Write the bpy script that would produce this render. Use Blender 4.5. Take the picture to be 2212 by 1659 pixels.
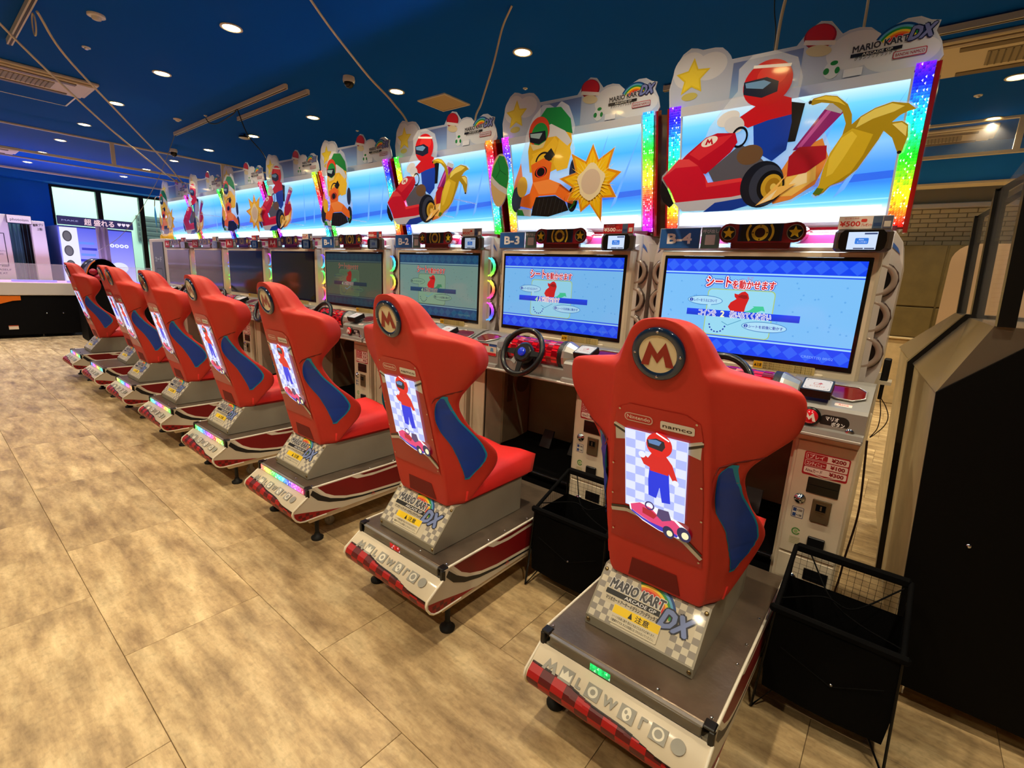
import bpy, math, random, colorsys
import numpy as np
from mathutils import Vector, Matrix
from mathutils.geometry import tessellate_polygon
random.seed(7)
for o in list(bpy.data.objects): bpy.data.objects.remove(o)
SC = bpy.context.scene; COL = SC.collection
# ------------------------------------------------------------ camera, light, exposure
FPX = 1043.62
RX = Vector((0.77372014, 0.63162325, 0.04908382)); UX = Vector((-0.17316649, 0.13632405, 0.97541228)); FW = Vector((-0.60940177, 0.7631958, -0.21485264))
cam = bpy.data.cameras.new('camera'); camo = bpy.data.objects.new('camera', cam); COL.objects.link(camo)
cam.sensor_width = 36.0; cam.lens = FPX / 2212 * 36.0; cam.clip_start = 0.05; cam.clip_end = 200
camo.matrix_world = Matrix(((RX.x, UX.x, -FW.x, 0.5195), (RX.y, UX.y, -FW.y, -1.28225), (RX.z, UX.z, -FW.z, 1.57532), (0, 0, 0, 1)))
SC.camera = camo
SC.view_settings.view_transform = 'Standard'; SC.view_settings.look = 'None'; SC.view_settings.gamma = 1.0
SC.view_settings.use_curve_mapping = False; SC.view_settings.exposure = 0.05
SC.cycles.max_bounces = 6; SC.cycles.caustics_reflective = False; SC.cycles.caustics_refractive = False
SC.cycles.sample_clamp_indirect = 3.0; SC.cycles.use_denoising = True
world = bpy.data.worlds.new('world'); SC.world = world; world.use_nodes = True
world.node_tree.nodes['Background'].inputs[0].default_value = (0.55, 0.6, 0.75, 1)
world.node_tree.nodes['Background'].inputs[1].default_value = 0.1
CEIL = 3.3
LAMP_W = 84.0            # one ceiling downlight
def lin(c):
    c = [v / 255.0 for v in c[:3]]
    return tuple(v / 12.92 if v <= 0.04045 else ((v + 0.055) / 1.055) ** 2.4 for v in c)
def link_light(name, kind, loc, energy, color, parent=None, **kw):
    l = bpy.data.lights.new(name, kind); l.energy = energy; l.color = color
    for k, v in kw.items(): setattr(l, k, v)
    o = bpy.data.objects.new(name, l); o.location = loc; COL.objects.link(o)
    if parent: o.parent = parent
    return o
# ------------------------------------------------------------ materials
MATS = {}
def M(name, rgb=(200, 200, 200), rough=0.5, metal=0.0, coat=0.0, emit=None, es=1.0, bump=0.0, bscale=200.0, alpha=1.0, trans=0.0, var=0.0, vscale=6.0, ior=1.45):
    if name in MATS: return MATS[name]
    m = bpy.data.materials.new(name); m.use_nodes = True; MATS[name] = m
    nt = m.node_tree; b = nt.nodes['Principled BSDF']
    b.inputs['Base Color'].default_value = (*lin(rgb), 1); b.inputs['Roughness'].default_value = rough
    b.inputs['Metallic'].default_value = metal; b.inputs['Coat Weight'].default_value = coat; b.inputs['Coat Roughness'].default_value = 0.08
    b.inputs['IOR'].default_value = ior
    if trans: b.inputs['Transmission Weight'].default_value = trans
    if alpha < 1: b.inputs['Alpha'].default_value = alpha
    if emit: b.inputs['Emission Color'].default_value = (*lin(emit), 1); b.inputs['Emission Strength'].default_value = es
    if bump or var:
        tc = nt.nodes.new('ShaderNodeTexCoord')
        if bump:
            n = nt.nodes.new('ShaderNodeTexNoise'); n.inputs['Scale'].default_value = bscale; n.inputs['Detail'].default_value = 2
            bp = nt.nodes.new('ShaderNodeBump'); bp.inputs['Strength'].default_value = bump; bp.inputs['Distance'].default_value = 0.002
            nt.links.new(tc.outputs['Object'], n.inputs['Vector']); nt.links.new(n.outputs['Fac'], bp.inputs['Height']); nt.links.new(bp.outputs['Normal'], b.inputs['Normal'])
        if var:
            n = nt.nodes.new('ShaderNodeTexNoise'); n.inputs['Scale'].default_value = vscale; n.inputs['Detail'].default_value = 5
            r = nt.nodes.new('ShaderNodeMapRange'); r.inputs[1].default_value = 0.35; r.inputs[2].default_value = 0.65; r.inputs[3].default_value = 1 - var; r.inputs[4].default_value = 1.0
            mx = nt.nodes.new('ShaderNodeMixRGB'); mx.blend_type = 'MULTIPLY'; mx.inputs[0].default_value = 1; mx.inputs[1].default_value = (*lin(rgb), 1)
            nt.links.new(tc.outputs['Object'], n.inputs['Vector']); nt.links.new(n.outputs['Fac'], r.inputs[0]); nt.links.new(r.outputs[0], mx.inputs[2]); nt.links.new(mx.outputs[0], b.inputs['Base Color'])
    return m
def vmat(name, lit=0.0, rough=0.4, coat=0.0, diffuse=1.0, metal=0.0, alpha=1.0):
    """flat print: colour comes from the mesh's Col attribute; lit = backlit sign or screen"""
    if name in MATS: return MATS[name]
    m = bpy.data.materials.new(name); m.use_nodes = True; MATS[name] = m
    nt = m.node_tree; b = nt.nodes['Principled BSDF']
    a = nt.nodes.new('ShaderNodeAttribute'); a.attribute_name = 'Col'
    b.inputs['Roughness'].default_value = rough; b.inputs['Coat Weight'].default_value = coat; b.inputs['Metallic'].default_value = metal
    b.inputs['Coat Roughness'].default_value = 0.05; b.inputs['Alpha'].default_value = alpha
    if lit:
        nt.links.new(a.outputs['Color'], b.inputs['Emission Color']); b.inputs['Emission Strength'].default_value = lit
        b.inputs['Base Color'].default_value = (0.02, 0.02, 0.02, 1)
    if diffuse and not lit: nt.links.new(a.outputs['Color'], b.inputs['Base Color'])
    return m
PRINT = vmat('printed_film', 0, 0.5, 0.05); PRINTM = vmat('matt_print', 0, 0.6); LIT = vmat('backlit_film', 1.0, 0.25); LITB = vmat('led_cells', 2.2, 0.3); ACR = vmat('acrylic_print', 0, 0.18, 0.6)
CREAM = M('cream_enamel', (222, 208, 182), 0.35, coat=0.3, var=0.12); WHITE = M('white_enamel', (228, 224, 216), 0.35, coat=0.3)
GREY = M('silver_plastic', (158, 156, 152), 0.38, metal=0.35, coat=0.2, var=0.1); DARK = M('black_plastic', (14, 14, 16), 0.35)
BLACKM = M('matt_black', (7, 7, 8), 0.7); STEEL = M('brushed_steel', (128, 112, 96), 0.3, metal=0.55, bump=0.3, bscale=60, var=0.25, vscale=9)
CHROME = M('chrome', (220, 220, 225), 0.12, metal=1.0); REDV = M('red_vinyl', (204, 52, 40), 0.5, bump=0.25, bscale=900)
REDC = M('red_vinyl_cushion', (226, 46, 42), 0.42, bump=0.25, bscale=700); DRED = M('dark_red_gloss', (110, 8, 14), 0.15, coat=0.8)
WEDGE = M('grey_enamel', (150, 143, 126), 0.4, var=0.1); BLUEV = M('blue_vinyl', (20, 66, 176), 0.4, bump=0.2, bscale=800); TEAL = M('teal_piping', (10, 150, 196), 0.4)
RUB = M('black_rubber', (10, 10, 10), 0.6); GLASS = M('clear_glass', (255, 255, 255), 0.02, alpha=0.08, ior=1.25); CLEAR = M('clear_plastic', (225, 225, 225), 0.05, alpha=0.3)
SMOKE = M('off_led_bar', (120, 112, 98), 0.15, alpha=0.75, coat=0.5)
# ------------------------------------------------------------ mesh helpers
class MB:
    def __init__(s): s.v = []; s.f = []; s.m = []; s.sm = []
    def add(s, vs, fs, m=0, sm=False):
        o = len(s.v); s.v += [tuple(map(float, v)) for v in vs]
        for f in fs: s.f.append(tuple(i + o for i in f)); s.m.append(m); s.sm.append(sm)
        return s
    def box(s, x0, x1, y0, y1, z0, z1, m=0, b=0.0):
        if b <= 0:
            vs = [(x, y, z) for x in (x0, x1) for y in (y0, y1) for z in (z0, z1)]
            return s.add(vs, [(0, 1, 3, 2), (4, 6, 7, 5), (0, 4, 5, 1), (2, 3, 7, 6), (0, 2, 6, 4), (1, 5, 7, 3)], m)
        b = min(b, (x1 - x0) / 2.01, (y1 - y0) / 2.01, (z1 - z0) / 2.01)
        vs = []; idx = {}
        for sx, X in ((-1, x0), (1, x1)):
            for sy, Y in ((-1, y0), (1, y1)):
                for sz, Z in ((-1, z0), (1, z1)):
                    for a in range(3):
                        p = [X - sx * b, Y - sy * b, Z - sz * b]; p[a] = (X, Y, Z)[a]
                        idx[(sx, sy, sz, a)] = len(vs); vs.append(p)
        fs = []
        I = idx
        for a in range(3):
            o = [i for i in range(3) if i != a]
            for sg in (-1, 1):
                q = []
                for (p, r) in ((-1, -1), (1, -1), (1, 1), (-1, 1)):
                    k = [0, 0, 0]; k[a] = sg; k[o[0]] = p; k[o[1]] = r; q.append(I[(*k, a)])
                if (sg > 0) ^ (a == 1): fs.append(tuple(q))
                else: fs.append(tuple(q[::-1]))
        for a in range(3):
            o = [i for i in range(3) if i != a]
            for p in (-1, 1):
                for r in (-1, 1):
                    k1 = [0, 0, 0]; k1[o[0]] = p; k1[o[1]] = r; k2 = list(k1); k1[a] = -1; k2[a] = 1
                    fs.append((I[(*k1, o[0])], I[(*k2, o[0])], I[(*k2, o[1])], I[(*k1, o[1])]))
        for sx in (-1, 1):
            for sy in (-1, 1):
                for sz in (-1, 1): fs.append(tuple(I[(sx, sy, sz, a)] for a in range(3)))
        return s.add(vs, fs, m)
    def prism(s, pts, origin, U, V, N, t, m=0, side=None):
        """polygon pts (u,v) extruded by t along N"""
        O = Vector(origin); U = Vector(U); V = Vector(V); N = Vector(N); n = len(pts)
        a = [O + U * p[0] + V * p[1] for p in pts]; b = [p + N * t for p in a]
        tri = tessellate_polygon([[Vector((p[0], p[1], 0)) for p in pts]])
        s.add(a + b, [tuple(q) for q in tri] + [tuple(i + n for i in q[::-1]) for q in tri], m)
        s.add(a + b, [(i, (i + 1) % n, (i + 1) % n + n, i + n) for i in range(n)], m if side is None else side)
        return s
    def tube(s, path, r, n=8, m=0, cap=True, sm=True):
        P = [Vector(p) for p in path]; vs = []; rr = r if hasattr(r, '__len__') else [r] * len(P)
        up = Vector((0, 0, 1)); prev = None
        for i, p in enumerate(P):
            t = ((P[min(i + 1, len(P) - 1)] - P[max(i - 1, 0)])).normalized()
            if prev is None: a = t.cross(up if abs(t.z) < .9 else Vector((1, 0, 0))).normalized()
            else: a = (prev - t * prev.dot(t)).normalized()
            prev = a; b = t.cross(a)
            vs += [p + (a * math.cos(k * 2 * math.pi / n) + b * math.sin(k * 2 * math.pi / n)) * rr[i] for k in range(n)]
        fs = [(i * n + k, i * n + (k + 1) % n, (i + 1) * n + (k + 1) % n, (i + 1) * n + k) for i in range(len(P) - 1) for k in range(n)]
        s.add(vs, fs, m, sm)
        if cap: s.add(vs[:n], [tuple(range(n))[::-1]], m); s.add(vs[-n:], [tuple(range(n))], m)
        return s
    def lathe(s, prof, origin, axis=(0, 0, 1), n=20, m=0, sm=True, cap=True):
        """prof: (radius, height) along axis"""
        O = Vector(origin); A = Vector(axis).normalized(); a = A.cross(Vector((0, 0, 1)) if abs(A.z) < .9 else Vector((1, 0, 0))).normalized(); b = A.cross(a)
        vs = [O + A * h + (a * math.cos(k * 2 * math.pi / n) + b * math.sin(k * 2 * math.pi / n)) * r for r, h in prof for k in range(n)]
        fs = [(i * n + k, i * n + (k + 1) % n, (i + 1) * n + (k + 1) % n, (i + 1) * n + k) for i in range(len(prof) - 1) for k in range(n)]
        s.add(vs, fs, m, sm)
        if cap: s.add(vs[:n], [tuple(range(n))[::-1]], m); s.add(vs[-n:], [tuple(range(n))], m)
        return s
    def torus(s, origin, axis, R, r, n=28, k=8, m=0, a0=0, a1=360):
        O = Vector(origin); A = Vector(axis).normalized(); a = A.cross(Vector((0, 0, 1)) if abs(A.z) < .9 else Vector((1, 0, 0))).normalized(); b = A.cross(a)
        full = abs(a1 - a0) >= 360; N = n if full else n + 1; vs = []
        for i in range(N):
            t = math.radians(a0 + (a1 - a0) * i / n); d = a * math.cos(t) + b * math.sin(t)
            for j in range(k):
                q = 2 * math.pi * j / k; vs.append(O + d * (R + r * math.cos(q)) + A * (r * math.sin(q)))
        fs = [(i * k + j, i * k + (j + 1) % k, ((i + 1) % N) * k + (j + 1) % k, ((i + 1) % N) * k + j) for i in range(n) for j in range(k)]
        return s.add(vs, fs, m, True)
    def mesh(s, name, mats):
        me = bpy.data.meshes.new(name); me.from_pydata(s.v, [], s.f)
        for m in (mats if isinstance(mats, (list, tuple)) else [mats]): me.materials.append(m)
        me.polygons.foreach_set('material_index', s.m); me.polygons.foreach_set('use_smooth', s.sm); me.update()
        return me
def new(name, me=None, parent=None, loc=None, rot=None, **props):
    o = bpy.data.objects.new(name, me); COL.objects.link(o)
    if parent: o.parent = parent
    if loc is not None: o.location = loc
    if rot is not None: o.rotation_euler = rot
    for k, v in props.items(): o[k] = v
    return o
def thing(name, label, cat, loc=(0, 0, 0), rz=0, group=None, me=None):
    o = new(name, me, None, loc, (0, 0, rz), label=label, category=cat)
    if group: o['group'] = group
    return o
def struct(name, me, parent=None):
    o = new(name, me, parent)
    if not parent: o['kind'] = 'structure'
    return o
CACHE = {}
def part(name, key, fn, mats, parent, **kw):
    """a part that shares its mesh with alike parts: fn fills an MB once"""
    if key not in CACHE:
        b = MB(); fn(b); CACHE[key] = b.mesh(name, mats)
    return new(name, CACHE[key], parent, **kw)
TXT = {}
def text_geo(body, bold=0.0):
    k = (body, bold)
    if k not in TXT:
        c = bpy.data.curves.new('t', 'FONT'); c.body = body; c.size = 1; c.resolution_u = 2; c.offset = bold
        o = bpy.data.objects.new('t', c); COL.objects.link(o); bpy.context.view_layer.update()
        ev = o.evaluated_get(bpy.context.evaluated_depsgraph_get()); me = ev.to_mesh()
        vs = np.array([v.co[:2] for v in me.vertices]) if len(me.vertices) else np.zeros((0, 2)); fs = [tuple(p.vertices) for p in me.polygons]
        ev.to_mesh_clear(); bpy.data.objects.remove(o); bpy.data.curves.remove(c)
        TXT[k] = (vs, fs)
    return TXT[k]
class Art:
    """flat print made of coloured shapes, layered a fraction of a millimetre apart"""
    def __init__(s, eps=0.00012): s.items = []; s.eps = eps; s.L = 0
    def _add(s, vs, fs, cols): s.items.append((list(vs), list(fs), cols, s.L))
    def poly(s, pts, c):
        s.L += 1; tri = tessellate_polygon([[Vector((p[0], p[1], 0)) for p in pts]]); s._add(pts, tri, c); return s
    def rect(s, x0, y0, x1, y1, c): s.L += 1; s._add([(x0, y0), (x1, y0), (x1, y1), (x0, y1)], [(0, 1, 2, 3)], c); return s
    def grad(s, x0, y0, x1, y1, stops):
        """stops: (t, rgb) from y0 to y1"""
        s.L += 1; vs = []; cols = []
        for t, c in stops: vs += [(x0, y0 + (y1 - y0) * t), (x1, y0 + (y1 - y0) * t)]; cols += [lin(c)] * 2
        s.items.append((vs, [(2 * i, 2 * i + 1, 2 * i + 3, 2 * i + 2) for i in range(len(stops) - 1)], cols, s.L)); return s
    def ell(s, cx, cy, rx, ry, c, n=28, rot=0):
        k = math.radians(rot); return s.poly([(cx + rx * math.cos(t) * math.cos(k) - ry * math.sin(t) * math.sin(k), cy + rx * math.cos(t) * math.sin(k) + ry * math.sin(t) * math.cos(k)) for t in [2 * math.pi * i / n for i in range(n)]], c)
    def ring(s, cx, cy, R, r, c, n=32, a0=0, a1=360, sx=1.0):
        s.L += 1; vs = []
        for i in range(n + 1):
            t = math.radians(a0 + (a1 - a0) * i / n); vs += [(cx + R * math.cos(t) * sx, cy + R * math.sin(t)), (cx + r * math.cos(t) * sx, cy + r * math.sin(t))]
        s._add(vs, [(2 * i, 2 * i + 2, 2 * i + 3, 2 * i + 1) for i in range(n)], c); return s
    def star(s, cx, cy, R, c, r=0.45, n=5, rot=90):
        return s.poly([(cx + (R if i % 2 == 0 else R * r) * math.cos(math.radians(rot + i * 180 / n)), cy + (R if i % 2 == 0 else R * r) * math.sin(math.radians(rot + i * 180 / n))) for i in range(2 * n)], c)
    def line(s, pts, w, c):
        for (x0, y0), (x1, y1) in zip(pts[:-1], pts[1:]):
            d = math.hypot(x1 - x0, y1 - y0) or 1; nx, ny = -(y1 - y0) / d * w / 2, (x1 - x0) / d * w / 2
            s.L += 1; s._add([(x0 + nx, y0 + ny), (x1 + nx, y1 + ny), (x1 - nx, y1 - ny), (x0 - nx, y0 - ny)], [(0, 3, 2, 1)], c)
        return s
    def rrect(s, x0, y0, x1, y1, r, c):
        pts = []
        for cx, cy, a in ((x1 - r, y1 - r, 0), (x0 + r, y1 - r, 90), (x0 + r, y0 + r, 180), (x1 - r, y0 + r, 270)):
            pts += [(cx + r * math.cos(math.radians(a + 22.5 * i)), cy + r * math.sin(math.radians(a + 22.5 * i))) for i in range(5)]
        return s.poly(pts, c)
    def check(s, x0, y0, x1, y1, nx, ny, c1, c2, f=None):
        s.L += 1
        for i in range(nx):
            for j in range(ny):
                a, b = x0 + (x1 - x0) * i / nx, x0 + (x1 - x0) * (i + 1) / nx; p, q = y0 + (y1 - y0) * j / ny, y0 + (y1 - y0) * (j + 1) / ny
                if f and not f((a + b) / 2, (p + q) / 2): continue
                cc = c1 if (i + j) % 2 else c2
                if cc: s._add([(a, p), (b, p), (b, q), (a, q)], [(0, 1, 2, 3)], cc)
        return s
    def text(s, body, x, y, h, c, bold=0.0, w=None, shear=0.0, rot=0.0, align='l', outline=None, ow=0.05):
        """h: height of capitals; w: fit to this width; bold: stroke growth, made of shifted copies"""
        if outline: s.text(body, x, y, h, outline, bold + ow, w, shear, rot, align)
        vs, fs = text_geo(body, 0.0)
        if not len(vs): return s
        k = h / 0.72; xs = vs[:, 0]; wd = xs.max() - xs.min(); kx = (w / wd) if w else k
        off = {'l': 0, 'c': -wd * kx / 2, 'r': -wd * kx}[align]
        r = math.radians(rot); s.L += 1; e = bold * k
        sh = [(0, 0)] if e <= 0 else [(e * math.cos(q), e * math.sin(q)) for q in [i * math.pi / (2 if bold < .05 else 4) + .785 for i in range(4 if bold < .05 else 8)]]
        for ex, ey in sh:
            s.L += .2
            X = (xs - xs.min()) * kx + off + ex; Y = vs[:, 1] * k + ey; X = X + Y * shear
            s._add([(x + a * math.cos(r) - b * math.sin(r), y + a * math.sin(r) + b * math.cos(r)) for a, b in zip(X, Y)], fs, c)
        return s
    def mesh(s, name, origin, U, V, mat, scale=1.0, f=None):
        O = Vector(origin); U = Vector(U); V = Vector(V); N = U.cross(V).normalized(); vs = []; fs = []; cc = []
        for pv, pf, c, L in s.items:
            o = len(vs); e = N * (s.eps * L)
            for p in pv: vs.append((O + U * p[0] + V * p[1] + e) if f is None else f(p[0], p[1], s.eps * L))
            for t in pf:
                a = [Vector((pv[i][0], pv[i][1])) for i in t[:3]]
                q = t if (a[1] - a[0]).cross(a[2] - a[0]) > 0 else tuple(t)[::-1]
                fs.append(tuple(i + o for i in q))
                for i in q: cc.append(c[i] if isinstance(c, list) else lin(c))
        me = bpy.data.meshes.new(name); me.from_pydata(vs, [], fs)
        at = me.color_attributes.new('Col', 'FLOAT_COLOR', 'CORNER')
        at.data.foreach_set('color', np.array([(r * scale, g * scale, b * scale, 1.0) for r, g, b in cc], dtype=np.float32).ravel())
        me.materials.append(mat); me.update(); return me
def artpart(name, key, mk, origin, U, V, mat, parent, scale=1.0, f=None, **kw):
    if key not in CACHE:
        a = mk(); CACHE[key] = a.mesh(name, origin, U, V, mat, scale, f)
    return new(name, CACHE[key], parent, **kw)
def hsv(h, s=1, v=1):
    r, g, b = colorsys.hsv_to_rgb(h % 1, s, v); return (int(r * 255), int(g * 255), int(b * 255))
XA = (1, 0, 0); YA = (0, 1, 0); ZA = (0, 0, 1)
PITCH = 1.12; GAP = -0.02
def XK(k): return -k * PITCH - (GAP if k >= 4 else 0)
SIGN = ['B-4', 'B-3', 'B-2', 'B-1', 'A-4', 'A-3', 'A-2', 'A-1']
# ------------------------------------------------------------ room shell
def floor_mat():
    m = bpy.data.materials.new('stone_vinyl'); m.use_nodes = True; nt = m.node_tree; b = nt.nodes['Principled BSDF']; N = nt.nodes.new; Lk = nt.links.new
    geo = N('ShaderNodeNewGeometry'); oi = N('ShaderNodeObjectInfo')
    mul = N('ShaderNodeVectorMath'); mul.operation = 'SCALE'; mul.inputs[3].default_value = 37.0
    comb = N('ShaderNodeCombineXYZ'); Lk(oi.outputs['Random'], comb.inputs[0]); Lk(oi.outputs['Random'], comb.inputs[1]); Lk(comb.outputs[0], mul.inputs[0])
    add = N('ShaderNodeVectorMath'); Lk(geo.outputs['Position'], add.inputs[0]); Lk(mul.outputs[0], add.inputs[1])
    mp = N('ShaderNodeMapping'); mp.inputs['Scale'].default_value = (0.7, 2.6, 1); Lk(add.outputs[0], mp.inputs[0])
    n1 = N('ShaderNodeTexNoise'); n1.inputs['Scale'].default_value = 3.4; n1.inputs['Detail'].default_value = 9; n1.inputs['Roughness'].default_value = 0.68; Lk(mp.outputs[0], n1.inputs['Vector'])
    r1 = N('ShaderNodeValToRGB'); e = r1.color_ramp.elements; e[0].position = 0.33; e[0].color = (*lin((142, 116, 82)), 1); e[1].position = 0.66; e[1].color = (*lin((226, 200, 152)), 1)
    x = r1.color_ramp.elements.new(0.5); x.color = (*lin((190, 162, 118)), 1); Lk(n1.outputs['Fac'], r1.inputs[0])
    n2 = N('ShaderNodeTexNoise'); n2.inputs['Scale'].default_value = 46; n2.inputs['Detail'].default_value = 4; Lk(add.outputs[0], n2.inputs['Vector'])
    r2 = N('ShaderNodeMapRange'); r2.inputs[1].default_value = 0.28; r2.inputs[2].default_value = 0.5; r2.inputs[3].default_value = 0.8; r2.inputs[4].default_value = 1.0; Lk(n2.outputs['Fac'], r2.inputs[0])
    n3 = N('ShaderNodeTexNoise'); n3.inputs['Scale'].default_value = 5.5; n3.inputs['Detail'].default_value = 7; n3.inputs['Distortion'].default_value = 0.7; Lk(mp.outputs[0], n3.inputs['Vector'])
    r3 = N('ShaderNodeMapRange'); r3.inputs[1].default_value = 0.3; r3.inputs[2].default_value = 0.55; r3.inputs[3].default_value = 0.76; r3.inputs[4].default_value = 1.0; Lk(n3.outputs['Fac'], r3.inputs[0])
    rr = N('ShaderNodeMapRange'); rr.inputs[3].default_value = 0.86; rr.inputs[4].default_value = 1.06; Lk(oi.outputs['Random'], rr.inputs[0])
    m1 = N('ShaderNodeMath'); m1.operation = 'MULTIPLY'; Lk(r2.outputs[0], m1.inputs[0]); Lk(rr.outputs[0], m1.inputs[1])
    m2 = N('ShaderNodeMath'); m2.operation = 'MULTIPLY'; Lk(m1.outputs[0], m2.inputs[0]); Lk(r3.outputs[0], m2.inputs[1])
    mx = N('ShaderNodeMixRGB'); mx.blend_type = 'MULTIPLY'; mx.inputs[0].default_value = 1; Lk(r1.outputs[0], mx.inputs[1]); Lk(m2.outputs[0], mx.inputs[2]); Lk(mx.outputs[0], b.inputs['Base Color'])
    b.inputs['Roughness'].default_value = 0.4; b.inputs['Specular IOR Level'].default_value = 0.4
    bp = N('ShaderNodeBump'); bp.inputs['Strength'].default_value = 0.25; bp.inputs['Distance'].default_value = 0.003; Lk(n2.outputs['Fac'], bp.inputs['Height']); Lk(bp.outputs['Normal'], b.inputs['Normal'])
    return m
FL = floor_mat()
X0, X1, Y0, Y1 = -15.0, 4.0, -5.0, 8.4
fl = struct('floor', MB().box(X0, X1, Y0, Y1, -0.1, -0.006).mesh('floor', M('floor_joint', (120, 98, 70), 0.8)))
TW, TH = 1.10, 0.53
tile_me = MB().box(-TW / 2 + .0009, TW / 2 - .0009, -TH / 2 + .0009, TH / 2 - .0009, -0.006, 0.0, b=.0012).mesh('floor_tile', FL)
tiles = []
j0 = int((Y0 + 0.93) / TH) - 1
for j in range(j0, int((Y1 + .93) / TH) + 1):
    for i in range(-16, 6):
        x = -1.70 + TW * i + TW / 2 + (0 if j % 2 == 0 else TW / 2); y = -0.93 + TH * j + TH / 2
        if x - TW / 2 < X0 or x + TW / 2 > X1 + .01 or y - TH / 2 < Y0 or y + TH / 2 > Y1: continue
        tiles.append((x, y))
def near(t):
    w = Vector((t[0] - 0.52, t[1] + 1.28, -1.575)); d = w.dot(FW); s = 0 if d < .3 else 1
    u = w.dot(RX) / max(d, .3); return (0 if (s and -1.6 < u < 1.5 and t[1] < 3.2) else 50) + w.length
tiles.sort(key=near)
for t in tiles[:285]: new('floor_tile', tile_me, fl, t + (0,))
rest = MB()
for x, y in tiles[285:]: rest.box(x - TW / 2 + .0016, x + TW / 2 - .0016, y - TH / 2 + .0016, y + TH / 2 - .0016, -0.006, 0.0)
ro = new('outer_floor_tiles', rest.mesh('outer_tiles', FL), fl, kind='stuff')
CEILM = M('ceiling_blue', (0, 82, 182), 0.8); CEILM.node_tree.nodes['Principled BSDF'].inputs['Specular IOR Level'].default_value = 0.08; BLUEW = M('wall_blue_paint', (14, 136, 246), 0.7); TRIMM = M('trim_cream', (226, 214, 188), 0.5)
struct('ceiling', MB().box(X0, X1, Y0, Y1, CEIL, CEIL + .15).mesh('ceiling', CEILM))
PLASTER = M('warm_plaster', (196, 176, 140), 0.7, var=.1)
# left wall: blue pier, three windows, cream pier behind
struct('wall_left', MB().box(X0 - .2, X0, Y0, 1.05, 0, CEIL).box(X0 - .2, X0, 1.05, 8.4, 3.13, CEIL).box(X0 - .2, X0, 4.75, 8.4, 0, 3.13).mesh('wall_left', BLUEW))
WIN = [(1.09, 1.86), (1.96, 2.7), (2.8, 4.72)]
for i, (a, b_) in enumerate(WIN):
    w = new('window_%d' % (i + 1), None, None, (X0, a, 0), kind='structure')
    new('window_frame', MB().box(-.12, .0, -.05, .0, 0, 3.13).box(-.12, .0, b_ - a, b_ - a + .05, 0, 3.13).box(-.12, 0, 0, b_ - a, 3.08, 3.13).box(-.12, 0, 0, b_ - a, 0, .06).mesh('window_frame', DARK), w)
    new('window_pane', MB().box(-.07, -.06, 0, b_ - a, .06, 3.08).mesh('window_pane', GLASS), w)
ext = struct('exterior_wall', MB().box(X0 - 3.1, X0 - 3.0, -3, 10, -.1, 4.5).box(X0 - 3.0, X0 - .2, -3, 10, 4.4, 4.5).box(X0 - 3.0, X0 - .2, -3, 10, -.1, 0).box(X0 - 3, X0 - .2, 9.9, 10, 0, 4.4).box(X0 - 3, X0 - .2, -3, -2.9, 0, 4.4).mesh('exterior_wall', M('pale_green_facade', (186, 214, 192), 0.8)))
link_light('facade_fill', 'AREA', (X0 - 1.4, 2.6, 4.2), 330, (0.85, 1.0, 0.9), shape='RECTANGLE', size=2.0, size_y=6.0)  # added unseen area lamp that brightens the facade beyond the windows
ov = thing('facade_vent', 'dark shutter vent on the pale facade beyond the third window', 'vent', (X0 - 2.99, 3.35, 2.1))
new('vent_frame', MB().box(0, .06, 0, .9, 0, .75).mesh('vf', M('vent_green', (84, 100, 92), .6)), ov)
for i in range(5): part('slat', 'fvslat', lambda b: b.box(.06, .08, .03, .87, 0, .07), M('vent_slat', (58, 74, 68), .5), ov, loc=(0, 0, .05 + i * .14))
# right end, front and back walls
struct('wall_right', MB().box(X1, X1 + .2, Y0, Y1, 0, CEIL).mesh('wall_right', PLASTER))
struct('wall_front', MB().box(X0, X1, Y0 - .2, Y0, 0, CEIL).mesh('wall_front', M('front_plaster', (170, 160, 140), .8)))
struct('wall_back', MB().box(X0, X1, Y1, Y1 + .2, 0, CEIL).mesh('wall_back', M('brick_joint', (164, 146, 104), .8)))
bk = MB(); rnd = random.Random(3)
BR = M('pale_brick', (236, 216, 160), .7, var=.12, vscale=3)
wb = bpy.data.objects['wall_back']
brick_me = MB().box(-.096, .096, -.012, 0, -.027, .027, b=.003).mesh('brick', BR)
bl = []
for r_ in range(9):
    z = 2.86 - .035 - r_ * .064
    for c_ in range(-2, 12): bl.append((-.5 + c_ * .204 + (.102 if r_ % 2 else 0), z))
for x, z in bl: new('brick', brick_me, wb, (x, Y1, z))
fill = MB()
for r_ in range(40):
    z = 2.86 - .035 - r_ * .064
    for c_ in range(-70, 17):
        x = -.5 + c_ * .204 + (.102 if r_ % 2 else 0)
        if (r_ >= 9 or c_ < -2 or c_ > 11) and x > X0 + .1 and z > .1: fill.box(x - .096, x + .096, Y1 - .012, Y1, z - .027, z + .027)
new('bricks_beyond', fill.mesh('bf', BR), wb, kind='stuff')
struct('trim_1', MB().box(-2.5, X1, Y1 - .08, Y1, 2.86, 2.93, b=.01).mesh('trim', TRIMM))
WOODP = M('light_wood_panel', (206, 180, 132), .55, var=.15, vscale=12)
cn = thing('low_counter', 'light wood low counter running along the far brick wall', 'counter', (0, 7.85, 0))
new('counter_front', MB().box(-1.6, 2.6, 0, .5, 0, .97, b=.01).mesh('cf', WOODP), cn); new('counter_top', MB().box(-1.62, 2.62, -.03, .52, .97, 1.0, b=.01).mesh('ct', WOODP), cn)
bc = thing('brown_locker_unit', 'brown two tier panel unit on the low counter below the brick wall', 'cabinet', (0, 7.98, 1.0))
BRN = M('brown_laminate', (112, 94, 52), .45, var=.2)
new('case', MB().box(.18, 1.45, .03, .3, 0, 1.32).mesh('c', BRN), bc)
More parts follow.
